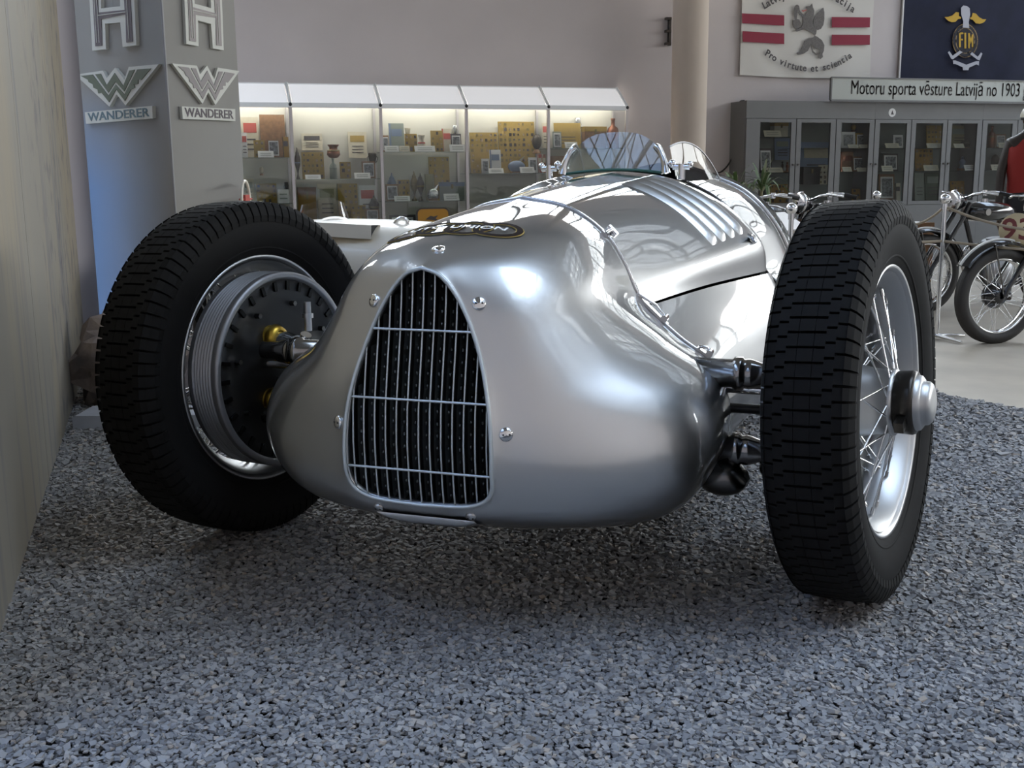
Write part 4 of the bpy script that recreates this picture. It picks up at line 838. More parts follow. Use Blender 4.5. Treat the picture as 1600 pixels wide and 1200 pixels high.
EX = {0: [
 ('card', 376, 183, 406, 246, 'cream poster with a red crest at the showcase end by the pillar', .10, None, C_RED), ('book', 405, 179, 447, 246, 'brown wooden board with an engraved map outline', .12, C_WOOD, C_WOOD),
 ('card', 376.5, 207, 387.5, 246, 'white leaflet with a red square in front of the crest poster', .22, C_WHITE, C_RED), ('board', 396, 219, 414.5, 246, 'small ochre board of badges in front of the crest poster', .26, None, None),
 ('photo', 417, 217, 438, 246, 'framed portrait photograph in front of the wooden map board', .26, None, None), ('book', 441, 214, 452, 246, 'orange book with a dark oval right of the framed portrait', .22, C_OCHD, C_INK), ('label', 402, 236, 427, 245, 'white label card in front of the portrait beneath the map board', .3, None, None),
 ('ball', 404, 260, 413, 274, 'small pale diamond-shaped ornament below the map board', .06, C_CREAM, None), ('board', 400, 287, 433, 318, 'colourful board of round badges low beside the pillar', .2, None, None), ('label', 433, 296, 451, 318, 'large blank white card low at the first showcase post', .3, None, None),
 ('trophy', 444, 281, 452, 318, 'dark small cup behind the large blank white card', .14, None, None), ('card', 380, 279, 398, 318, 'pale folded sheet behind the colourful badge board', .12, None, None)],
1: [
 ('card', 470.6, 208.6, 504, 235, 'cream certificate with three dark flourishes on the back panel', .05, None, C_INK), ('urn', 459, 230, 470.6, 280, 'black lidded urn beside the first showcase post', .25, C_BRONZE, C_BLUE), ('board', 470.6, 238, 507, 280, 'ochre board crowded with round gold badges', .2, None, None),
 ('vase', 510, 226, 532, 247, 'copper vase on a tall glass pedestal', .25, C_COP, C_DGOLD), ('bottle', 514, 247, 527.5, 280, 'fluted glass pedestal under the copper vase', .25, C_GRN, C_GRN), ('board', 530.5, 253, 548.6, 280, 'narrow badge board right of the copper vase', .25, None, None),
 ('card', 543, 206, 573.4, 247, 'yellow certificate with a shield outline on the back panel', .05, None, C_OCH), ('trophy', 575, 234, 589.5, 280, 'dark green lidded cup behind the small framed portrait', .15, C_BRONZE, C_DGOLD), ('photo', 565, 252, 586.6, 280, 'small framed portrait photograph right below the shield certificate', .26, None, None),
 ('label', 475.7, 273, 500, 282, 'white label card below the crowded gold badge board', .3, None, None), ('label', 552, 270, 577, 279, 'white label card in front of the small framed portrait', .3, None, None), ('box', 465, 293, 495, 346, 'brown wooden box under the second showcase shelf', .18, C_OCHD, C_WOOD),
 ('card', 495, 287, 527, 346, 'pale certificate with a round seal above the cream racing car', .1, None, C_OLIVE), ('board', 527, 287, 560, 346, 'tall ochre board with three columns of badges', .14, None, None), ('card', 560, 289.6, 589, 346, 'white diploma with a red heading', .18, C_WHITE, C_RED), ('board', 548, 321, 572, 346, 'ochre board with a large round disc low in the case', .26, None, None),
 ('photo', 571, 327, 593, 346, 'low framed portrait photograph left of the second post', .3, None, None), ('urn', 575.6, 305, 593, 327, 'dark lidded cup standing above the low framed portrait', .24, None, None)],
2: [
 ('photo', 597, 211.5, 607.6, 237, 'brown framed picture at the second showcase post', .2, None, None), ('book', 607, 192.6, 631.6, 237, 'grey-green booklet with a blue stripe', .16, C_GRN, C_BLUE), ('vase', 631.6, 200, 643, 237, 'cream vase behind an ochre plaque', .12, C_CREAM, C_DGOLD), ('board', 632, 209, 652, 237, 'ochre plaque with badges beside the blue-striped booklet', .22, None, None),
 ('vase', 652, 211, 665, 237, 'small pale jug in the middle of the top shelf', .24, C_CREAM, C_RED), ('board', 672.5, 204, 692, 237, 'ochre board with round medals left of the red booklet', .2, None, None), ('book', 690, 201, 706, 237, 'cream booklet with a red title', .16, C_CREAM, C_RED), ('trophy', 706, 191, 715, 237, 'slim silver cup behind the dark portrait', .1, C_SIL, C_SIL),
 ('photo', 704, 209, 720.6, 237, 'black framed portrait at the right end of the top shelf', .24, C_INK, None), ('label', 599, 228, 621.4, 237, 'white label card below the blue-striped booklet', .3, None, None), ('label', 622, 228, 638, 237, 'small cream card with a dark mark below the cream vase', .3, C_CREAM, None), ('label', 645.5, 228, 677.6, 236, 'wide white label card below the small pale jug', .3, None, None), ('label', 700, 226, 725, 235, 'white label card below the black framed portrait', .3, None, None),
 ('board', 669, 245, 701.6, 272, 'wooden framed board with three rows of medals hung under the shelf', .06, None, None), ('board', 678, 271, 703, 314, 'ochre board with dark base below the wooden framed medals', .14, None, None), ('book', 664, 272, 678, 314, 'plain olive book beside the bronze urn', .1, C_OLIVE, C_OLIVE),
 ('photo', 602.5, 288, 623, 314, 'framed oval portrait photograph left on the second shelf', .24, None, None), ('board', 621.4, 281, 640.4, 314, 'ochre badge board right of the oval portrait', .18, None, None), ('urn', 604.7, 270, 620, 314, 'blue-grey lidded jar behind the oval portrait', .1, C_BLUE, C_BLUE), ('urn', 650.6, 270, 663.5, 314, 'tall dark bronze urn with lid', .25, None, None),
 ('urn', 641, 267, 653.5, 314, 'dull gold lidded cup behind the bronze urn', .16, C_DGOLD, None), ('model', 667, 288, 686, 314, 'chrome lamp-like ornament right of the urns', .24, C_SIL, C_SIL), ('box', 686, 285, 725, 314, 'glazed grey box with a model at the third post', .16, C_GRN, C_BLUE), ('label', 614, 306, 638.6, 314, 'white label card in front of the oval portrait', .3, None, None), ('label', 691, 302.7, 714.7, 311, 'white label card in front of the glazed grey box', .32, None, None), ('photo', 608, 336, 650, 362, 'dark framed picture on the lowest shelf behind the chrome mirror', .2, C_INK, None)],
3: [
 ('board', 778, 190, 834.7, 270.5, 'largest ochre badge board with a dark diamond pennant', .08, None, None), ('board', 733.5, 207, 778, 270.5, 'ochre badge board left of the largest board', .10, None, None), ('book', 764.7, 234, 782.4, 270.5, 'pale lilac brochure standing half open', .22, C_WHITE, C_BLUE), ('photo', 752, 248, 764, 270.5, 'small portrait print left of the lilac brochure', .24, C_WHITE, None),
 ('model', 794, 244, 820, 270.5, 'pale winged model with a blue base', .24, C_BLUE, C_CREAM), ('photo', 825.5, 246, 839, 270.5, 'white framed face portrait right of the winged model', .24, C_WHITE, None), ('book', 840.6, 241, 846, 270.5, 'red book standing left in the pair by the fourth post', .24, C_RED, C_CREAM), ('book', 847, 241, 852.5, 270.5, 'dark red book standing right in the pair by the fourth post', .24, C_COP, C_CREAM),
 ('ball', 829.7, 209, 848, 240, 'dark brown globe behind the white face portrait', .12, C_BRONZE, None), ('card', 846.6, 192, 856.5, 231, 'narrow cream pennant card at the fourth post', .08, None, C_RED), ('label', 761, 263, 784, 270.5, 'white label card below the lilac brochure', .3, None, None), ('label', 809.4, 261, 832, 270.5, 'white label card in front of the winged model', .3, None, None)],
4: [
 ('card', 865, 192, 906.5, 232, 'large plain ochre sheet behind the left windscreen bracket', .12, C_OCH, C_OCH), ('trophy', 898, 178.6, 907, 232, 'silver tube-like cup behind the ochre sheet', .07, C_SIL, C_SIL), ('photo', 863.4, 205.6, 877, 232, 'grey framed portrait left of the ochre sheet', .22, C_GRN, None), ('box', 912, 198, 946, 232, 'low wooden box above the windscreen', .16, C_WOOD, C_OCH),
 ('bottle', 948.6, 185, 966.4, 232, 'dark red square bottle at the right end of the showcase', .2, C_COP, C_WOOD), ('label', 879.5, 222, 899, 230, 'white label card below the ochre sheet', .28, None, None), ('box', 861.7, 244, 880, 300, 'brown wooden box under the shelf behind the windscreen clamp', .15, C_OCHD, C_WOOD)]}
for i, L in EX.items():
    for k, x0, y0, x1, y1, lb, t, m, m2 in L: exhibit(k, x0, y0, x1, y1, lb, t, SHZ[i], 'exhibits in showcase bay %d' % (i+1), m, m2)
# ------------------------------------------------------------------ grey cabinets on the right
TC = .42
M_CAB = mat('cabinet_grey', (.165, .163, .158), .6, noise=(6, .05)); M_CABIN = mat('cabinet_inside', (.20, .22, .21), .7)
zt = hw(1300, 158.5, TC)[1]; zw1 = hw(1350, 192, TC)[1]; zw0 = hw(1350, 315.5, TC)[1]
wins = [(1186, 1234.5), (1250, 1295.5), (1312.5, 1356), (1372, 1414), (1428, 1470), (1484, 1523.5), (1539, 1578), (1594, 1632)]
ws = [(hw(a, 250, TC)[0], hw(c, 250, TC)[0]) for a, c in wins]
cs0 = hw(1164, 250, TC)[0]; cs1 = ws[-1][1]+.12
def mid(i): return (ws[i][1]+ws[i+1][0])/2
units = [(cs0, mid(2), (0, 1, 2)), (mid(2), mid(5), (3, 4, 5)), (mid(5), cs1, (6, 7))]
zsh = [hw(1340, 231.5, TC-.1)[1], hw(1340, 268, TC-.1)[1], zw0]
zsh0 = [hw(1210, 214, TC-.1)[1], hw(1210, 269.5, TC-.1)[1], zw0]
ul = ['grey glazed cabinet behind the potted plant and parked motorcycles', 'grey glazed cabinet with a round sticker on its header', 'grey glazed cabinet behind the red-vested mannequin']
DGL = glass_mat('door_glass', (.92, .94, .93), .025)
for k, (a, c, ids) in enumerate(units):
    u = thing('cabinet', ul[k], 'cabinet', group='grey cabinets on the back wall')
    hpart('back', u, M_CABIN, a, c, .005, .02, FZ, zt); hpart('side', u, M_CAB, a, a+.02, .02, TC-.025, FZ, zt); hpart('side', u, M_CAB, c-.02, c, .02, TC-.025, FZ, zt)
    hpart('header', u, M_CAB, a+.001, c-.001, .02, TC, zw1+.05, zt); hpart('plinth', u, M_CAB, a+.001, c-.001, .02, TC, FZ, zw0-.05)
    for n, z in enumerate(zsh0[:2] if k == 0 else zsh[:2]):
        if k == 0:
            hpart('shelf', u, SGL, a+.02, mid(0), .02, TC-.05, z-.01, z); hpart('shelf', u, SGL, mid(0), c-.02, .02, TC-.05, zsh[n]-.01, zsh[n])
        else: hpart('shelf', u, SGL, a+.02, c-.02, .02, TC-.05, z-.01, z)
    hpart('cabinet_floor', u, M_CABIN, a+.02, c-.02, .02, TC-.05, zw0-.07, zw0-.01)
    for i in ids:
        l = (cs0 if i == 0 else mid(i-1))+.006; r = (cs1 if i == len(ws)-1 else mid(i))-.006; z0, z1 = zw0-.045, zw1+.045; t0, t1 = TC-.022, TC+.004
        d = link('door', None, u)
        hpart('stile', d, M_CAB, l, ws[i][0], t0, t1, z0, z1); hpart('stile', d, M_CAB, ws[i][1], r, t0, t1, z0, z1)
        hpart('rail', d, M_CAB, ws[i][0], ws[i][1], t0, t1, z0, zw0); hpart('rail', d, M_CAB, ws[i][0], ws[i][1], t0, t1, zw1, z1)
        hpart('pane', d, DGL, ws[i][0], ws[i][1], TC-.012, TC-.007, zw0, zw1)
        e = l+.03 if i % 2 else r-.03
        part('knob', d, STEEL, lambda b: b.cyl(H(e, t1, (zw0+zw1)/2-.02), H(e, t1+.02, (zw0+zw1)/2-.02), .012, n=10))
EXC = [
 (0, 'label', 1189, 204, 1215, 214, 'yellow label plate in the first cabinet door', .25, C_CREAM, None), (0, 'box', 1208.5, 192, 1229, 214, 'cream box behind the yellow label plate of the first cabinet door', .18, C_CREAM, C_OCH), (0, 'photo', 1186, 231.5, 1204, 269.5, 'black framed photograph behind the plant leaves', .2, C_INK, None), (0, 'label', 1194, 262, 1218, 269.5, 'cream label plate right of the plant leaves', .27, C_CREAM, None),
 (0, 'figure', 1219, 252, 1226, 269.5, 'small dark figurine left in the pair on the plant-side shelf', .2, C_BRONZE, None), (0, 'figure', 1227, 253, 1233, 269.5, 'small dark figurine right in the pair on the plant-side shelf', .2, C_COP, None), (0, 'card', 1210, 216, 1233, 250, 'slate-blue draped picture in the first cabinet door', .05, C_BLUE, C_GRN), (0, 'board', 1199, 288, 1230, 320, 'orange badge board low in the first cabinet door', .2, C_OCHD, None),
 (0, 'card', 1250, 222, 1296, 287, 'large pale blue poster in the second cabinet door', .06, C_BLUE, C_CREAM), (0, 'box', 1254, 261, 1279, 288, 'black box in front of the pale blue poster', .2, BLACK, BLACK), (0, 'board', 1279, 258, 1296, 288, 'pale badge board right of the black box', .16, C_CREAM, None),
 (0, 'photo', 1313.7, 206, 1335, 232, 'group photograph with blue tones in the third cabinet door', .2, C_WHITE, None), (0, 'photo', 1337, 208, 1353.6, 232, 'white portrait photograph in the third cabinet door', .2, C_OCH, None), (0, 'label', 1320, 226, 1335, 232, 'cream label below the blue-toned group photograph', .27, C_CREAM, None), (0, 'label', 1337, 226, 1354, 232, 'cream label below the white portrait photograph', .27, C_CREAM, None),
 (0, 'ball', 1329, 194, 1338, 206, 'golden medal hanging high in the third cabinet door', .08, BRASS, None), (0, 'book', 1313, 237, 1332, 268, 'brown leather album in the third cabinet door', .15, C_WOOD, C_COP), (0, 'photo', 1332, 244.6, 1349.4, 268, 'wood framed portrait beside the brown album', .2, None, None), (0, 'label', 1311.6, 261, 1325, 268, 'cream label below the brown album', .27, C_CREAM, None), (0, 'label', 1333.6, 262, 1350, 268, 'cream label below the wood framed portrait', .27, C_CREAM, None), (0, 'board', 1331, 295, 1349, 316, 'orange badge board low in the third cabinet door', .2, C_OCHD, None),
 (1, 'photo', 1396, 211, 1409.5, 231.5, 'white photograph of a standing rider in the fourth cabinet door', .2, C_WHITE, None), (1, 'label', 1378, 224, 1399, 231.5, 'cream label left of the standing rider photograph', .26, C_CREAM, None), (1, 'photo', 1379, 240, 1401.6, 268, 'dark group photograph in the fourth cabinet door', .18, C_INK, None), (1, 'label', 1372.5, 259, 1388.7, 268, 'cream label below the dark group photograph', .26, C_CREAM, None), (1, 'photo', 1373, 272, 1395, 316, 'large dim framed picture low in the fourth cabinet door', .12, C_WOOD, None), (1, 'book', 1399, 286, 1405, 316, 'cream upright book low in the fourth cabinet door', .2, C_CREAM, C_INK),
 (1, 'board', 1447.6, 196, 1469, 231.5, 'orange badge board at the top of the fifth cabinet door', .16, C_OCH, None), (1, 'label', 1442.6, 224, 1465, 231.5, 'cream label below the top orange board of the fifth door', .26, C_CREAM, None), (1, 'board', 1430, 233, 1455, 268, 'ochre badge board on the middle shelf of the fifth door', .16, C_OCHD, None), (1, 'label', 1437.6, 258, 1460, 267, 'cream label below the middle ochre board of the fifth door', .26, C_CREAM, None), (1, 'card', 1429, 270, 1441, 316, 'pale green panel low left in the fifth cabinet door', .16, C_GRN, C_GRN), (1, 'card', 1445, 270, 1468, 316, 'dark green panel low right in the fifth cabinet door', .1, mat('moss', (.10, .13, .09), .8), C_GRN),
 (1, 'card', 1485, 196, 1509.4, 231.5, 'faded greenish sheet in the sixth cabinet door', .08, C_OLIVE, C_GRN), (1, 'label', 1485, 224.6, 1500, 231.5, 'cream label left on the top shelf of the sixth door', .26, C_CREAM, None), (1, 'model', 1502, 214, 1521, 231.5, 'small dark motorcycle model in the sixth cabinet door', .18, C_BRONZE, C_SIL), (1, 'figure', 1498, 244, 1509, 268, 'bluish figurine on the middle shelf of the sixth door', .18, C_BLUE, None), (1, 'label', 1501, 258, 1517, 267, 'white label below the bluish figurine', .26, C_WHITE, None), (1, 'board', 1485, 283, 1508, 316, 'dull ochre badge board low in the sixth cabinet door', .16, C_OCHD, None), (1, 'box', 1503, 304, 1519.5, 316, 'blue flat box low in the sixth cabinet door', .22, C_BLUE, C_BLUE),
 (2, 'bottle', 1545, 197, 1553, 231.5, 'brown bottle in the door beside the mannequin', .16, C_COP, None), (2, 'photo', 1555.4, 209.5, 1570, 231.5, 'wood framed small picture in the door beside the mannequin', .2, None, None), (2, 'label', 1554, 223, 1573.4, 231, 'cream label below the small picture beside the mannequin', .26, C_CREAM, None), (2, 'ball', 1548, 241, 1561, 268, 'dark round helmet on the shelf beside the mannequin', .16, C_BRONZE, None), (2, 'label', 1543, 257, 1565.5, 266, 'cream label below the dark round helmet', .26, C_CREAM, None)]
for u, k, x0, y0, x1, y1, lb, t, m, m2 in EXC: exhibit(k, x0, y0, x1, y1, lb, t, zsh0 if (u == 0 and x0 < 1240) else zsh, 'exhibits in the grey cabinets', m, m2)
# round sticker on the header
sx, sz = hw(1394, 176, TC); st = thing('sticker', 'round white sticker with a black figure on the cabinet header', 'sticker')
part('disc', st, C_WHITE, lambda b: b.cyl(H(sx, TC, sz), H(sx, TC+.003, sz), .055, n=20)); part('mark', st, C_INK, lambda b: b.prism([(-.02, -.025), (.025, -.025), (.012, .0), (.0, .032), (-.012, .0)], H(sx, TC+.0035, sz), HD, UP, .001))
# lettered board above the cabinets
TS = .47; s0, z1 = hw(1300, 121, TS); _, z0 = hw(1300, 156, TS); s1 = hw(1655, 130, TS)[0]
z1r = hw(1600, 124, TS)[1]
sg = thing('title_board', 'long pale board lettered Motoru sporta vesture Latvija no 1903 above the cabinets', 'sign')
hpart('board', sg, mat('title_board_paint', (.43, .44, .40), .6), s0, s1, TS-.03, TS, z0, z1)
hpart('frame_rail', sg, M_CAB, s0, s1, TS-.03, TS+.008, z0-.015, z0+.006); hpart('frame_rail', sg, M_CAB, s0, s1, TS-.03, TS+.008, z1-.006, z1+.01); hpart('frame_end', sg, M_CAB, s0-.012, s0+.006, TS-.03, TS+.008, z0, z1)
sa = hw(1330, 138, TS)[0]; sb = hw(1593, 143, TS)[0]; zc = (z0+z1)/2+.012
letters(sg, 'Motoru sporta vēsture Latvijā no 1903 g', lambda V: W0+HD[None]*(sa+V[:, :1]*(sb-sa))+HN[None]*(TS+.004)+UP[None]*(zc+V[:, 1:2]), .25, C_INK, 0.0, 'Motoru sporta vēsture Latvijā no 1903')
# ------------------------------------------------------------------ banners
def cloth(name, parent, m, s0, s1, z0, z1, amp, seed, sag=0.0):
    n, k = 36, 30; G = []
    for j in range(k+1):
        v = j/k; row = []
        for i in range(n+1):
            u = i/n; fold = math.sin(u*9+3*v+seed)*.5+math.sin((u-.5)*abs(v-1.4)*16+seed*2)*.5
            fold += 1.2*math.exp(-((u-.12-.35*(1-v))**2)/.004)*(1-v)+1.0*math.exp(-((u-.93+.3*(1-v))**2)/.004)*(1-v)
            row.append(H(s0+(s1-s0)*u, .03+amp*(1+fold), z0+(z1-z0)*v-sag*math.sin(PI*u)*(1-v)))
        G.append(row)
    b = MB(); b.grid(np.array(G)); b.grid(np.array(G)-HN*.004, flip=True); return b.build(name, m, parent)
TB = .06
fl = thing('banner', 'white cloth banner with a grey griffin and dark red stripes', 'banner', group='banners on the back wall')
a, zb = hw(1157, 117, TB); c, _ = hw(1361, 120, TB); ztop = zb+1.45
cloth('cloth', fl, mat('white_cloth', (.66, .63, .58), .85), a, c, zb, ztop, .009, 1.0, .02)
g6 = lambda P: [hw(1140+x/6.667, y/6.667, TB) for x, y in P]
def decal(parent, name, m, pts, t=TB+.004, th=.002): return part(name, parent, m, lambda b: b.prism(pts, W0+HN*(t+th), HD, UP, -th) if False else b.prism(pts, W0+HN*t, HD, UP, th))
M_STR = mat('dark_red_cloth', (.27, .03, .055), .8)
for q in ([(127, 140), (567, 160), (567, 268), (130, 242)], [(133, 325), (567, 350), (567, 460), (136, 435)], [(1062, 178), (1462, 182), (1458, 285), (1062, 285)], [(1062, 362), (1460, 365), (1458, 468), (1062, 470)]): decal(fl, 'stripe', M_STR, g6(q))
M_GRIF = mat('griffin_grey', (.19, .175, .165), .8, noise=(60, .3))
GP = [('griffin_body', [(790, 70), (835, 60), (858, 35), (865, 75), (880, 110), (875, 160), (860, 220), (870, 260), (905, 310), (900, 350), (885, 375), (860, 345), (820, 320), (775, 300), (740, 315), (700, 330), (680, 325), (700, 300), (750, 275), (765, 240), (765, 190), (735, 150), (728, 115), (775, 160), (800, 130), (822, 118), (800, 100)]),
 ('griffin_wing', [(870, 235), (885, 180), (920, 130), (955, 90), (975, 80), (985, 130), (985, 200), (975, 260), (950, 300), (915, 315), (885, 290)]), ('griffin_paw', [(655, 215), (690, 195), (725, 205), (740, 240), (740, 285), (705, 305), (665, 280)]), ('griffin_arm', [(672, 200), (668, 90), (680, 60), (700, 48), (722, 62), (730, 112), (742, 150), (728, 160), (705, 120), (697, 200)]),
 ('griffin_legs', [(885, 370), (915, 385), (960, 420), (985, 470), (980, 530), (965, 560), (970, 595), (945, 615), (920, 600), (930, 570), (940, 530), (920, 500), (890, 510), (870, 480), (850, 460), (830, 490), (815, 530), (770, 560), (735, 570), (705, 570), (700, 550), (740, 535), (745, 505), (770, 470), (775, 430), (820, 400), (870, 390)]),
 ('griffin_tail', [(838, 482), (852, 478), (868, 530), (900, 560), (935, 540), (942, 552), (900, 578), (858, 545)])]
for nme, q in GP: decal(fl, nme, M_GRIF, g6(q))
decal(fl, 'griffin_tongue', C_RED, g6([(750, 100), (760, 112), (800, 98), (802, 106), (762, 124), (748, 112)]), TB+.007)
def arc_text(parent, txt, pts, size, m, xs=1.0):
    """letters along a curve through crop points (6.667 scale of the banner)."""
    P = np.array([hw(1140+x/6.667, y/6.667, TB) for x, y in spline(np.array(pts, float), 12)]); d = np.r_[0, np.cumsum(np.linalg.norm(np.diff(P, axis=0), axis=1))]
    for i, ch in enumerate(txt):
        if ch == ' ': continue
        q = d[-1]*(i+.5)/len(txt); x = np.interp(q, d, P[:, 0]); z = np.interp(q, d, P[:, 1]); x2 = np.interp(min(q+.02, d[-1]), d, P[:, 0]); z2 = np.interp(min(q+.02, d[-1]), d, P[:, 1]); x1 = np.interp(max(q-.02, 0), d, P[:, 0]); z_1 = np.interp(max(q-.02, 0), d, P[:, 1])
        an = math.atan2(z2-z_1, x2-x1); ux = HD*math.cos(an)+UP*math.sin(an); uy = -HD*math.sin(an)+UP*math.cos(an)
        b = MB(); add_text(b, ch, H(x, TB+.006, z), ux, uy, size, .0008, xs, offset=.003); b.build('letter', m, parent)
arc_text(fl, 'Pro virtute et scientia', [(375, 545), (520, 635), (680, 695), (850, 715), (1000, 700), (1130, 655), (1265, 570)], .118, C_INK)
arc_text(fl, 'Latvija', [(345, 70), (420, 22), (520, -25), (610, -55)], .125, C_INK); arc_text(fl, 'eracija', [(1020, -55), (1100, -20), (1200, 35), (1300, 110)], .125, C_INK)
f2 = thing('banner', 'dark blue cloth banner with a gold FIM emblem', 'banner', group='banners on the back wall')
a, zb = hw(1406, 124, TB); c = hw(1665, 124, TB)[0]
cloth('cloth', f2, mat('navy_cloth', (.010, .0125, .034), .9, noise=(5, .3)), a, c, zb-.03, zb+1.45, .009, 2.2)
hpart('hem', f2, C_WHITE, a-.01, a+.008, TB-.03, TB-.006, zb-.03, zb+1.45)
g7 = lambda P: [hw(1420+x/8.889, y/8.889, TB) for x, y in P]
M_GLD = mat('banner_gold', (.50, .30, .02), .7); M_PALE = mat('banner_silver', (.42, .42, .46), .7); M_TAN = mat('banner_tan', (.30, .20, .09), .7)
def ell(cx, cy, a, b, n=40): return [(cx+a*math.cos(2*PI*i/n), cy+b*math.sin(2*PI*i/n)) for i in range(n)]
def ringdecal(a, b_, th, m, nm):
    o = g7(ell(780, 565, a, b_)); i = g7(ell(780, 565, a-th, b_-th)); n = len(o); V = [H(s, TB+.006, z) for s, z in o+i]
    MB().add(V, [(k, (k+1) % n, n+(k+1) % n, n+k) for k in range(n)]).build(nm, m, f2)
decal(f2, 'oval_field', mat('emblem_dark', (.012, .012, .02), .8), g7(ell(780, 565, 176, 233)))
ringdecal(178, 236, 13, M_TAN, 'oval_ring'); ringdecal(136, 182, 12, M_TAN, 'oval_ring')
for q in ([(690, 660), (690, 465), (715, 450), (750, 450), (752, 472), (717, 478), (717, 540), (745, 540), (745, 562), (717, 562), (717, 655)], [(765, 675), (765, 455), (790, 455), (790, 675)], [(818, 672), (818, 462), (840, 462), (855, 540), (870, 478), (888, 480), (888, 655), (868, 655), (868, 560), (853, 610), (840, 560), (840, 672)]): decal(f2, 'letter', M_GLD, g7(q), TB+.008)
for q in ([(490, 238), (540, 236), (600, 215), (650, 168), (690, 175), (690, 225), (722, 240), (715, 262), (680, 265), (640, 305), (590, 310), (540, 290)], [(868, 235), (880, 180), (925, 190), (970, 240), (1020, 268), (1070, 268), (1040, 310), (980, 332), (925, 325), (880, 275), (850, 268), (845, 248)]): decal(f2, 'wing', M_GLD, g7(q), TB+.008)
decal(f2, 'winged_torch', M_PALE, g7([(720, 110), (750, 78), (800, 85), (838, 115), (845, 200), (825, 310), (832, 390), (740, 385), (750, 300), (720, 200)]), TB+.009)
for q in ([(535, 730), (555, 710), (600, 775), (700, 705), (740, 725), (605, 825), (580, 815)], [(845, 755), (870, 725), (950, 790), (995, 730), (1015, 745), (975, 840), (945, 830)], [(605, 840), (640, 840), (790, 900), (930, 850), (968, 850), (965, 910), (930, 895), (830, 940), (820, 975), (745, 975), (740, 935), (640, 890), (610, 890)]): decal(f2, 'ribbon', M_PALE, g7(q), TB+.010)
# ------------------------------------------------------------------ round column, conduit, cable, plant
cc = hw(1091, 150, .75)[0]
struct('column', mat('column_plaster', (.58, .49, .41), .8, noise=(2, .05)), lambda b: b.cyl(H(cc, .5, FZ), H(cc, .5, ZC), .215, n=48))
cx, cz = hw(1063, 45, .3)
cd = thing('wall_bracket', 'rusty cable bracket on the wall left of the column', 'bracket')
part('plate', cd, STEEL, lambda b: b.box(H(cx-.02, .03, cz), (.03, .05, .34), HR))
for dz in (-.15, 0, .15): part('clip', cd, STEEL, lambda b: b.box(H(cx-.05, .05, cz+dz), (.07, .06, .03), HR))
pts = [hw(x, y, .05) for x, y in ((1163, 157), (1156, 160), (1154, 180), (1152, 205), (1150, 230), (1143, 248), (1136, 260), (1126, 269), (1118, 270))]
part('cable', None, BLACK, lambda b: b.tube(spline([H(s, .05, z) for s, z in pts], 5), .011, 6), label='thin black cable looping down the wall left of the cabinets', cat='cable')
pp = ground(1166, 391, FZ); pp = atY(1168, 340, 11.6); pp[2] = FZ
pl = thing('potted_plant', 'green spiky-leaved plant standing at the left cabinet end', 'plant', pp)
part('pot', pl, C_COP, lambda b: b.lathe([(0, .10), (.01, .11), (.24, .15), (.25, .16), (.27, .16), (.27, .14), (.24, .13)], (0, 0, 0), UP, 20))
M_LEAF = mat('leaf_green', (.10, .17, .05), .45, noise=(12, .4)); M_LEAF2 = mat('leaf_pale', (.30, .33, .20), .45)
tips = [(-.13, 0, .98), (.15, .02, 1.02)]
for hx, hy, hz in tips: part('stem', pl, C_OLIVE, lambda b: b.tube([(0, 0, .2), (hx*.6, hy, .55), (hx, hy, hz)], .016, 7))
rp = random.Random(5)
for q in range(56):
    hx, hy, hz = tips[q % 2]; az = rp.uniform(0, 2*PI); L = rp.uniform(.30, .52); el = rp.uniform(.5, 1.35); d = arr(math.cos(az)*math.cos(el), math.sin(az)*math.cos(el), math.sin(el)); o = arr(hx, hy, hz-.04*rp.random()); w = np.cross(d, UP); w /= np.linalg.norm(w)
    P = [o+d*L*u+arr(0, 0, -.45*L*u*u*u*math.cos(el)*2.2) for u in (0, .3, .6, .85, 1)]; W = [.010, .017, .015, .008, .001]
    G = np.array([[p-w*k, p+arr(0, 0, -.003), p+w*k] for p, k in zip(P, W)]); MB().grid(G).build('leaf', M_LEAF if q % 5 else M_LEAF2, pl)
# ------------------------------------------------------------------ stanchions and ropes
SM = {}
def stanchion(px, py, Y, label):
    p = atY(px, py, Y); zt_ = p[2]-FZ; p[2] = FZ; t = thing('stanchion', label, 'stanchion', p, group='chrome rope stanchions')
    part('post', t, CHROME, lambda b: b.cyl((0, 0, .03), (0, 0, zt_-.03), .0155, n=14)); part('ball_top', t, CHROME, lambda b: b.ball((0, 0, zt_), .037, 18, 12)); part('collar', t, CHROME, lambda b: b.cyl((0, 0, zt_-.07), (0, 0, zt_-.03), .02, n=14))
    for k in range(4): part('foot', t, CHROME, lambda b: b.cyl((0, 0, .03), (.25*math.cos(k*PI/2+.35), .25*math.sin(k*PI/2+.35), .014), .014, .010, n=8))
    return p+arr(0, 0, zt_-.05)
A1 = stanchion(1237, 326, 7.05, 'chrome ball-topped stanchion between silver car and right tyre'); A2 = stanchion(1370, 305, 9.2, 'chrome ball-topped stanchion standing behind the right tyre'); A3 = stanchion(1477, 311, 7.64, 'chrome ball-topped stanchion in front of the motorcycles'); A4 = stanchion(1790, 330, 6.9, 'chrome ball-topped stanchion right of the numbered motorcycle')
M_ROPE = mat('rope', (.42, .36, .28), .85, bump=(300, .5))
def rope(p, q, sag, label):
    u = np.linspace(0, 1, 24)[:, None]; P = p*(1-u)+q*u; P[:, 2] -= (4*sag*u*(1-u))[:, 0]; part('rope', None, M_ROPE, lambda b: b.tube(P, .0095, 7), label=label, cat='rope', group='barrier ropes')
rope(A3, A2, .16, 'slack beige rope running from the middle stanchion to the rear one'); rope(A3, A4, .12, 'upper beige rope crossing in front of the round number plate'); 
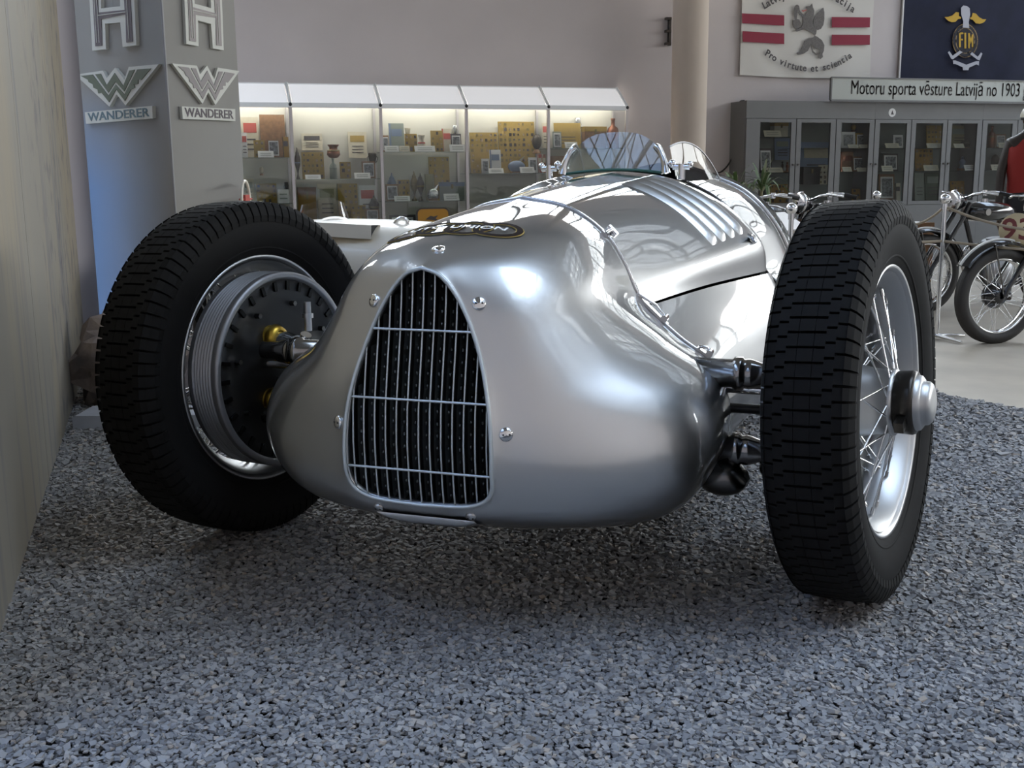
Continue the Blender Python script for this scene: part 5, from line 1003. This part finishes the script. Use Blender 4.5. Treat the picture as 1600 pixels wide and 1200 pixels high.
rope(A1-arr(0, 0, .10), A3-arr(0, 0, .24), .03, 'low beige rope behind the right tyre'); rope(A3-arr(0, 0, .24), A4-arr(0, 0, .22), .02, 'low beige rope across the motorcycle front wheel')
# information boards
def easel(px4, Y0, label, m):
    P = [atY(x, y, Y) for x, y, Y in px4]; c = sum(P)/4; t = thing('information_board', label, 'information board', (c[0], c[1], FZ)); o = arr(c[0], c[1], FZ); P = [p-o for p in P]; n = np.cross(P[1]-P[0], P[2]-P[0]); n /= np.linalg.norm(n); Q = [p-n*.012 for p in P] if n[2] > 0 else [p+n*.012 for p in P]
    part('panel', t, m, lambda b: b.add(P+Q, [(0, 1, 2, 3), (7, 6, 5, 4), (0, 4, 5, 1), (1, 5, 6, 2), (2, 6, 7, 3), (3, 7, 4, 0)])); cc_ = sum(Q)/4
    part('stand', t, STEEL, lambda b: b.cyl((0, 0, .02), (0, 0, cc_[2]), .014, n=8)); part('base', t, STEEL, lambda b: b.cyl((0, 0, 0), (0, 0, .02), .15, n=20))
easel([(1216, 362, 7.2), (1262, 355, 7.2), (1226, 331, 7.75), (1186, 334, 7.75)], 7.3, 'white tilted information board behind the silver car flank', mat('info_white', (.75, .72, .70), .5))
easel([(1398, 358, 8.6), (1422, 359, 8.6), (1437, 346, 9.0), (1412, 345, 9.0)], 8.6, 'white tilted information board left of the rear motorcycle', mat('info_white', (.75, .72, .70), .5))
part('wooden_crate_panel', None, C_WOOD, lambda b: b.box(atY(1446, 372, 9.6)*arr(1, 1, 0)+arr(0, 0, -.01), (.13, .05, .74), .2), label='narrow brown wooden board standing left of the rear motorcycle', cat='board')
# ------------------------------------------------------------------ motorcycles (x = forwards, z up, origin on the floor under the front hub)
M_ENAM = mat('black_enamel', (.012, .012, .014), .18, coat=.6); M_MT = mat('moto_tyre', (.03, .027, .025), .65); M_TANK = mat('tank_black', (.015, .015, .015), .15, coat=1.0)
def moto_wheel(name, parent, loc, r=.33):
    w = link(name, None, parent, loc)
    part('tyre', w, M_MT, lambda b: [b.lathe([(r*0+a, q) for a, q in ((-.03, r-.075), (-.045, r-.05), (-.046, r-.03), (-.036, r-.010), (-.018, r-.001), (0, r), (.018, r-.001), (.036, r-.010), (.046, r-.03), (.045, r-.05), (.03, r-.075))], (0, 0, 0), (0, 1, 0), 48)]+[b.lathe([(a-.003, r-.004), (a, r+.002), (a+.003, r-.004)], (0, 0, 0), (0, 1, 0), 48) for a in (-.024, -.008, .008, .024)])
    part('rim', w, CHROME, lambda b: b.lathe([(-.032, r-.072), (-.034, r-.078), (-.02, r-.085), (0, r-.088), (.02, r-.085), (.034, r-.078), (.032, r-.072)], (0, 0, 0), (0, 1, 0), 48))
    part('hub', w, M_ENAM, lambda b: b.lathe([(-.06, .02), (-.055, .085), (-.01, .09), (.0, .06), (.045, .05), (.05, .02)], (0, 0, 0), (0, 1, 0), 28))
    def sp(b):
        for k in range(36):
            t = 2*PI*k/36; s = 1 if k % 2 else -1; t2 = t+.5*(1 if k % 4 < 2 else -1); b.cyl((.055*math.cos(t), s*.04, .055*math.sin(t)), ((r-.083)*math.cos(t2), 0, (r-.083)*math.sin(t2)), .0022, n=4, cap=False)
    part('spokes', w, CHROME, sp, kind='stuff')
def motorcycle(label, pos, az, plate=None, lamp=True, steer=0.0, bar=.33):
    m = thing('motorcycle', label, 'motorcycle', pos, az, group='black vintage motorcycles behind the ropes'); WB = 1.32; r = .33
    moto_wheel('front_wheel', m, (0, 0, r)); moto_wheel('rear_wheel', m, (-WB, 0, r))
    def fender(b, cx, a0, a1, rr=.385):
        G = [[(cx+(rr-k)*math.cos(t), y, r+(rr-k)*math.sin(t)) for y, k in ((-.062, .03), (-.05, .006), (0, 0), (.05, .006), (.062, .03))] for t in np.linspace(a0, a1, 20)]; b.grid(np.array(G))
    part('front_mudguard', m, M_ENAM, lambda b: fender(b, 0, R(35), R(172))); part('rear_mudguard', m, M_ENAM, lambda b: fender(b, -WB, R(5), R(190)))
    part('mudguard_trim', m, WHITE, lambda b: b.tube([(.388*math.cos(t), 0, r+.388*math.sin(t)) for t in np.linspace(R(35), R(110), 14)], .010, 6))
    hd = arr(-.36, 0, .90)
    for s in (-1, 1):
        part('fork_leg', m, M_ENAM, lambda b: b.tube([(0, s*.075, r), (-.02, s*.078, r+.06), (-.30, s*.07, .80), (-.36, s*.07, .92)], [.016, .018, .022, .02], 8))
        part('mudguard_stay', m, STEEL, lambda b: b.tube([(0, s*.07, r), (.10, s*.065, r+.36)], .006, 5))
    part('frame', m, M_ENAM, lambda b: [b.tube([(-.38, 0, .86), (-.62, 0, .84), (-1.0, 0, .72), (-WB, .0, .36)], .02, 7), b.tube([(-.37, 0, .80), (-.5, 0, .45), (-.62, 0, .22), (-1.05, 0, .22), (-WB, .05, .33)], .02, 7), b.tube([(-1.0, 0, .72), (-1.0, 0, .25)], .018, 7), b.tube([(-1.0, -.05, .70), (-WB, -.07, r)], .012, 6)])
    part('tank', m, M_TANK, lambda b: b.grid(np.array([[(x, y*w, .82+z*h) for y, z in ((0, 1), (.55, .92), (.95, .5), (1, .0), (.85, -.45), (.3, -.55), (0, -.5), (-.3, -.55), (-.85, -.45), (-1, 0), (-.95, .5), (-.55, .92), (0, 1))] for x, w, h in ((-.36, .01, .02), (-.38, .07, .07), (-.46, .12, .105), (-.6, .13, .11), (-.75, .10, .09), (-.86, .05, .05), (-.88, .01, .01))])))
    part('tank_badge', m, C_SIL, lambda b: [b.cyl((-.50, s*.124, .84), (-.50, s*.132, .84), .028, n=14) for s in (-1, 1)]); part('fuel_cap', m, CHROME, lambda b: b.cyl((-.55, 0, .92), (-.55, 0, .95), .035, n=14))
    part('saddle', m, M_LEATH, lambda b: b.ball((-1.02, 0, .77), 1, 14, 8, (.17, .13, .045)))
    part('engine', m, ALLOYD, lambda b: [b.ball((-.74, 0, .33), 1, 14, 8, (.17, .11, .14)), b.cyl((-.72, 0, .4), (-.68, 0, .62), .06, n=14)]+[b.cyl((-.715+.007*k, 0, .46+.028*k), (-.713+.007*k, 0, .468+.028*k), .092, n=14) for k in range(6)])
    part('exhaust', m, CHROME, lambda b: b.tube(spline([(-.62, -.08, .56), (-.5, -.13, .5), (-.55, -.15, .3), (-.8, -.15, .24), (-1.2, -.15, .25), (-1.7, -.15, .28)], 5), [.02]*14+[.035]*12, 10))
    hb = thing('handlebar', None, None, (-.37, 0, .93), steer, parent=m)
    part('bar', hb, CHROME, lambda b: b.tube(spline([(-.16, -bar, .05), (-.08, -bar*.75, .075), (.0, -.12, .06), (.01, 0, .03), (.0, .12, .06), (-.08, bar*.75, .075), (-.16, bar, .05)], 5), .0125, 8))
    for s in (-1, 1):
        part('grip', hb, BLACK, lambda b: b.cyl((-.10, s*bar*.82, .07), (-.17, s*(bar+.01), .047), .018, n=10)); part('lever', hb, CHROME, lambda b: b.tube([(-.02, s*bar*.6, .07), (.05, s*bar*.72, .075), (-.04, s*bar*1.02, .055)], .008, 6))
        part('clamp', hb, CHROME, lambda b: b.cyl((-.035, s*bar*.55, .05), (-.035, s*bar*.55, .095), .02, n=10))
    if lamp:
        part('headlamp', hb, M_ENAM, lambda b: b.lathe([(-.10, .01), (-.07, .05), (0, .082), (.02, .085)], (.10, 0, .0), (1, 0, .05), 24)); part('headlamp_rim', hb, CHROME, lambda b: b.lathe([(.018, .08), (.018, .09), (.035, .09), (.04, .075), (.046, .05), (.05, .01)], (.10, 0, .0), (1, 0, .05), 24))
    if plate:
        part('number_plate', m, mat('plate_cream', (.62, .52, .33), .5), lambda b: b.lathe([(0, .0), (0, .118), (.006, .118), (.006, .0)], (-.13, 0, .775), plate[1], 32))
        a, u, v = frame(plate[1]); add = MB(); o = arr(-.13, 0, .775)+a*.0075; add_text(add, plate[0], o, u, UP-a*(a@UP), .205, .0006, 1.0, offset=.004); add.build('number', mat('number_maroon', (.16, .03, .03), .5), m)
        part('plate_stay', m, C_WHITE, lambda b: b.tube([(-.14, .02, .70), (-.13, .03, .69), (-.04, .05, .70)], .006, 5))
    return m
def az_of(a): return PI-0+a      # bikes face picture-left
g1 = ground(1552, 536, FZ); motorcycle('black motorcycle with a cream plate numbered 9 at the right edge', g1, PI+R(17), plate=('93', arr(.55, .72, .16)), steer=.2)
g2 = ground(1440, 489, FZ); motorcycle('black motorcycle parked between the number 9 machine and the cabinets', g2, PI+R(17), steer=.0)
p = atY(1120, 340, 8.6); p[2] = FZ; motorcycle('dark motorcycle showing chrome handlebars behind the silver car', p, PI+R(35), steer=.3)
p = atY(1216, 340, 8.9); p[2] = FZ; motorcycle('dark motorcycle showing its handlebars above the right tyre', p, PI+R(30), steer=-.1)
# ------------------------------------------------------------------ mannequin in a red vest
mp = atY(1607, 300, 9.9); mp[2] = FZ
mn = thing('mannequin', 'mannequin in red vest, dark sleeves and pale helmet at right edge', 'mannequin', mp, R(-12))
def ringloft(b, rings, n=20):
    G = []
    for (x, y, z, rx, ry) in rings: G.append([(x+rx*math.cos(t), y+ry*math.sin(t), z) for t in np.linspace(0, 2*PI, n+1)])
    b.grid(np.array(G)); 
def body():
    me = bpy.data.meshes.new('body')
    J = [(0, 0, .95), (0, 0, 1.12), (0, .0, 1.32), (0, .01, 1.44), (0, .0, 1.53), (0, -.01, 1.63), (-.10, 0, .90), (-.11, -.01, .50), (-.12, 0, .08), (-.12, -.11, .04), (.10, 0, .90), (.11, -.01, .50), (.12, 0, .08), (.12, -.11, .04), (-.18, .01, 1.42), (-.24, .02, 1.16), (-.25, -.03, .92), (-.25, -.05, .80), (.18, .01, 1.42), (.24, .02, 1.16), (.25, -.03, .92), (.25, -.05, .80)]
    E_ = [(0, 1), (1, 2), (2, 3), (3, 4), (4, 5), (0, 6), (6, 7), (7, 8), (8, 9), (0, 10), (10, 11), (11, 12), (12, 13), (3, 14), (14, 15), (15, 16), (16, 17), (3, 18), (18, 19), (19, 20), (20, 21)]
    rad = [.16, .15, .17, .13, .06, .09, .10, .075, .05, .045, .10, .075, .05, .045, .075, .055, .042, .04, .075, .055, .042, .04]
    me.from_pydata(J, E_, []); o = bpy.data.objects.new('body', me); COL.objects.link(o); md = o.modifiers.new('skin', 'SKIN'); o.modifiers.new('sub', 'SUBSURF').levels = 2
    for i, q in enumerate(rad): me.skin_vertices[0].data[i].radius = (q, q*.8)
    me.skin_vertices[0].data[0].use_root = True
    bpy.context.view_layer.update(); ev = o.evaluated_get(bpy.context.evaluated_depsgraph_get()); nm = bpy.data.meshes.new_from_object(ev); bpy.data.objects.remove(o)
    nm.materials.clear(); nm.materials.append(mat('dark_leather', (.035, .025, .02), .5)); nm.polygons.foreach_set('use_smooth', [True]*len(nm.polygons)); return nm
link('body', body(), mn)
part('red_vest', mn, mat('red_cloth', (.36, .03, .025), .8), lambda b: ringloft(b, [(0, 0, .98, .185, .15), (0, 0, 1.10, .185, .155), (0, 0, 1.28, .215, .17), (0, .0, 1.38, .215, .155), (0, .01, 1.45, .15, .12), (0, .01, 1.49, .085, .08)]))
part('trousers', mn, mat('dark_trousers', (.03, .03, .035), .8), lambda b: ringloft(b, [(0, 0, .80, .20, .15), (0, 0, .92, .20, .155), (0, 0, 1.0, .18, .15)]))
part('face', mn, mat('mannequin_face', (.10, .06, .04), .6), lambda b: [b.ball((0, -.01, 1.61), 1, 16, 12, (.075, .092, .11)), b.ball((0, -.105, 1.60), .016, 8, 6), b.ball((-.03, -.092, 1.625), .012, 8, 6), b.ball((.03, -.092, 1.625), .012, 8, 6), b.box((0, -.093, 1.565), (.04, .012, .008)), b.ball((-.075, 0, 1.61), .02, 8, 6), b.ball((.075, 0, 1.61), .02, 8, 6)])
part('helmet', mn, mat('helmet_cream', (.55, .52, .43), .35), lambda b: b.lathe([(0, .118), (.03, .116), (.07, .10), (.10, .07), (.115, .03), (.118, .0004)], (0, 0, 1.645), UP, 24))
part('goggles', mn, BLACK, lambda b: b.tube([(.10*math.cos(t), -.012+.106*math.sin(t), 1.635) for t in np.linspace(0, 2*PI, 24, endpoint=False)], .014, 6, True))
for s in (-1, 1):      # hands with five fingers
    def hand(b):
        o = arr(s*.25, -.055, .80); b.ball(o+arr(0, 0, -.035), 1, 10, 8, (.018, .038, .05))
        for k, (yy, L) in enumerate(((-.03, .065), (-.011, .078), (.009, .072), (.027, .055))): b.tube([o+arr(0, yy, -.075), o+arr(s*-.004, yy, -.075-L*.5), o+arr(s*-.014, yy, -.075-L)], [.0095, .009, .007], 7)
        b.tube([o+arr(0, -.03, -.02), o+arr(s*-.006, -.055, -.045), o+arr(s*-.012, -.062, -.075)], [.011, .010, .008], 7)
    part('hand', mn, mat('mannequin_face', (.1, .06, .04), .6), hand)
# ------------------------------------------------------------------ cream racing car behind the left tyre
M_CRM = mat('cream_paint', (.88, .82, .70), .4, coat=.3)
wp = atY(560, 400, 5.12); wp[2] = 0; WRZ = R(80)
wc = thing('racing_car', 'cream single-seater racing car with clear windscreen behind the left tyre', 'racing car', wp, WRZ)
def wl_(px, py, Y):  # picture point at depth Y -> local coordinates of the cream car
    p = atY(px, py, Y)-wp; return np.array(Matrix.Rotation(-WRZ, 3, 'Z'))@p
RB = [(-1.06, .05, .38, .05), (-.95, .18, .385, .10), (-.65, .32, .39, .16), (-.25, .40, .395, .195), (.15, .42, .40, .20), (.45, .38, .40, .18), (.60, .28, .40, .13)]
G = []
for (y, hwid, zc_, hh_) in RB:
    G.append([(hwid*np.sign(math.cos(t))*abs(math.cos(t))**.75, y, zc_+hh_*np.sign(math.sin(t))*abs(math.sin(t))**.75) for t in np.linspace(0, 2*PI, 33)])
G = np.array(G); G = np.stack([spline(G[:, j], 5) for j in range(G.shape[1])], 1)
MB().grid(G, flip=True).build('body', M_CRM, wc)
part('tail_panel', wc, DARK, lambda b: b.add(G[-1][:-1], [tuple(range(32))]))
sn = [wl_(x, y, 4.72) for x, y in ((487, 368), (580, 374), (580, 352), (487, 347))]; sf = [wl_(x, y, 5.08) for x, y in ((500, 368), (628, 372), (612, 351), (500, 345))]
part('air_scoop', wc, M_CRM, lambda b: b.add(sn+sf, [(0, 1, 2, 3), (3, 2, 6, 7), (0, 3, 7, 4), (4, 7, 6, 5), (0, 4, 5, 1)]))
dd = (sn[0]-sn[1])*.04; part('scoop_mouth', wc, DARK, lambda b: b.add([sn[1]+dd, sf[1]+dd, sf[2]+dd, sn[2]+dd], [(0, 1, 2, 3)]))
part('headrest', wc, M_CRM, lambda b: b.ball(wl_(523, 353, 5.12), 1, 18, 10, (.12, .085, .045)))
def wind(b):
    c = wl_(515, 352, 5.2); G = []
    for t in np.linspace(R(-55), R(125), 21): G.append([c+arr(-(.14-.03*k)*math.cos(t), .03-(.14-.04*k)*math.sin(t), -.03+.165*k*(1-.22*abs(math.sin(t-R(35))))) for k in np.linspace(0, 1, 5)])
    b.grid(np.array(G))
part('windscreen', wc, glass_mat('clear_plastic', (.82, .82, .82), .10), wind)
wcn = wl_(384, 311, 5.25)
part('steering_wheel', wc, mat('ivory', (.75, .70, .60), .3), lambda b: b.tube([wcn+arr(.075*math.cos(t), .012*math.cos(t), .085*math.sin(t)) for t in np.linspace(0, 2*PI, 26, endpoint=False)], .007, 7, True)); part('steering_hub', wc, C_RED, lambda b: [b.box(wcn, (.05, .02, .04)), b.cyl(wcn-arr(.07, 0, 0), wcn+arr(.07, 0, 0), .005, n=6), b.cyl(wcn, wcn+arr(0, -.06, -.17), .008, n=6)])
part('mirror', wc, CHROME, lambda b: b.tube(spline([wl_(x, y, 4.95) for x, y in ((614, 360), (618, 347), (626, 341), (635, 344), (639, 354))], 4), .009, 8))
for sx_, sy_ in ((-.46, -.72), (.46, -.72), (-.46, .33), (.46, .33)):
    w = link('wheel', None, wc, (sx_, sy_, .27))
    part('tyre', w, RUBBER, lambda b: b.lathe([(-.06, .17), (-.085, .19), (-.09, .23), (-.075, .262), (0, .27), (.075, .262), (.09, .23), (.085, .19), (.06, .17)], (0, 0, 0), (1, 0, 0), 40)); part('rim', w, ALLOY, lambda b: b.lathe([(-.06, .17), (-.05, .16), (0, .15), (.02, .05), (.03, .0)], (0, 0, 0), (1, 0, 0), 32)); part('axle', w, STEEL, lambda b: b.cyl((-np.sign(sx_)*.2, 0, .05), (0, 0, 0), .018, n=8))
# orange shield board standing in front of the showcases
s0, z1 = hw(650, 325, .7); s1, z0 = hw(702, 352, .7)
ob = thing('shield_board', 'orange rounded board with black rim in front of the middle showcase', 'sign')
def rrect(x0, x1, y0, y1, r): return [(cx_+r*math.cos(a), cy_+r*math.sin(a)) for cx_, cy_, a0 in ((x1-r, y1-r, 0), (x0+r, y1-r, PI/2), (x0+r, y0+r, PI), (x1-r, y0+r, 1.5*PI)) for a in np.linspace(a0, a0+PI/2, 6)]
part('rim', ob, C_INK, lambda b: b.prism(rrect(s0, s1, z0-.25, z1, .06), H(0, .7, 0), HD, UP, .02)); part('panel', ob, mat('orange_enamel', (.42, .20, .02), .4), lambda b: b.prism(rrect(s0+.015, s1-.015, z0-.235, z1-.015, .05), H(0, .72, 0), HD, UP, .003)); part('emblem', ob, C_INK, lambda b: b.prism([(s0+.10, z1-.13), (s0+.16, z1-.09), (s0+.20, z1-.10), (s0+.25, z1-.085), (s0+.22, z1-.12), (s0+.26, z1-.15), (s0+.19, z1-.14)], H(0, .7235, 0), HD, UP, .002)); part('stand', ob, STEEL, lambda b: b.span(tuple(H((s0+s1)/2, .69, FZ)-arr(.012, .012, 0)), tuple(H((s0+s1)/2, .69, z0-.2)+arr(.012, .012, 0))))
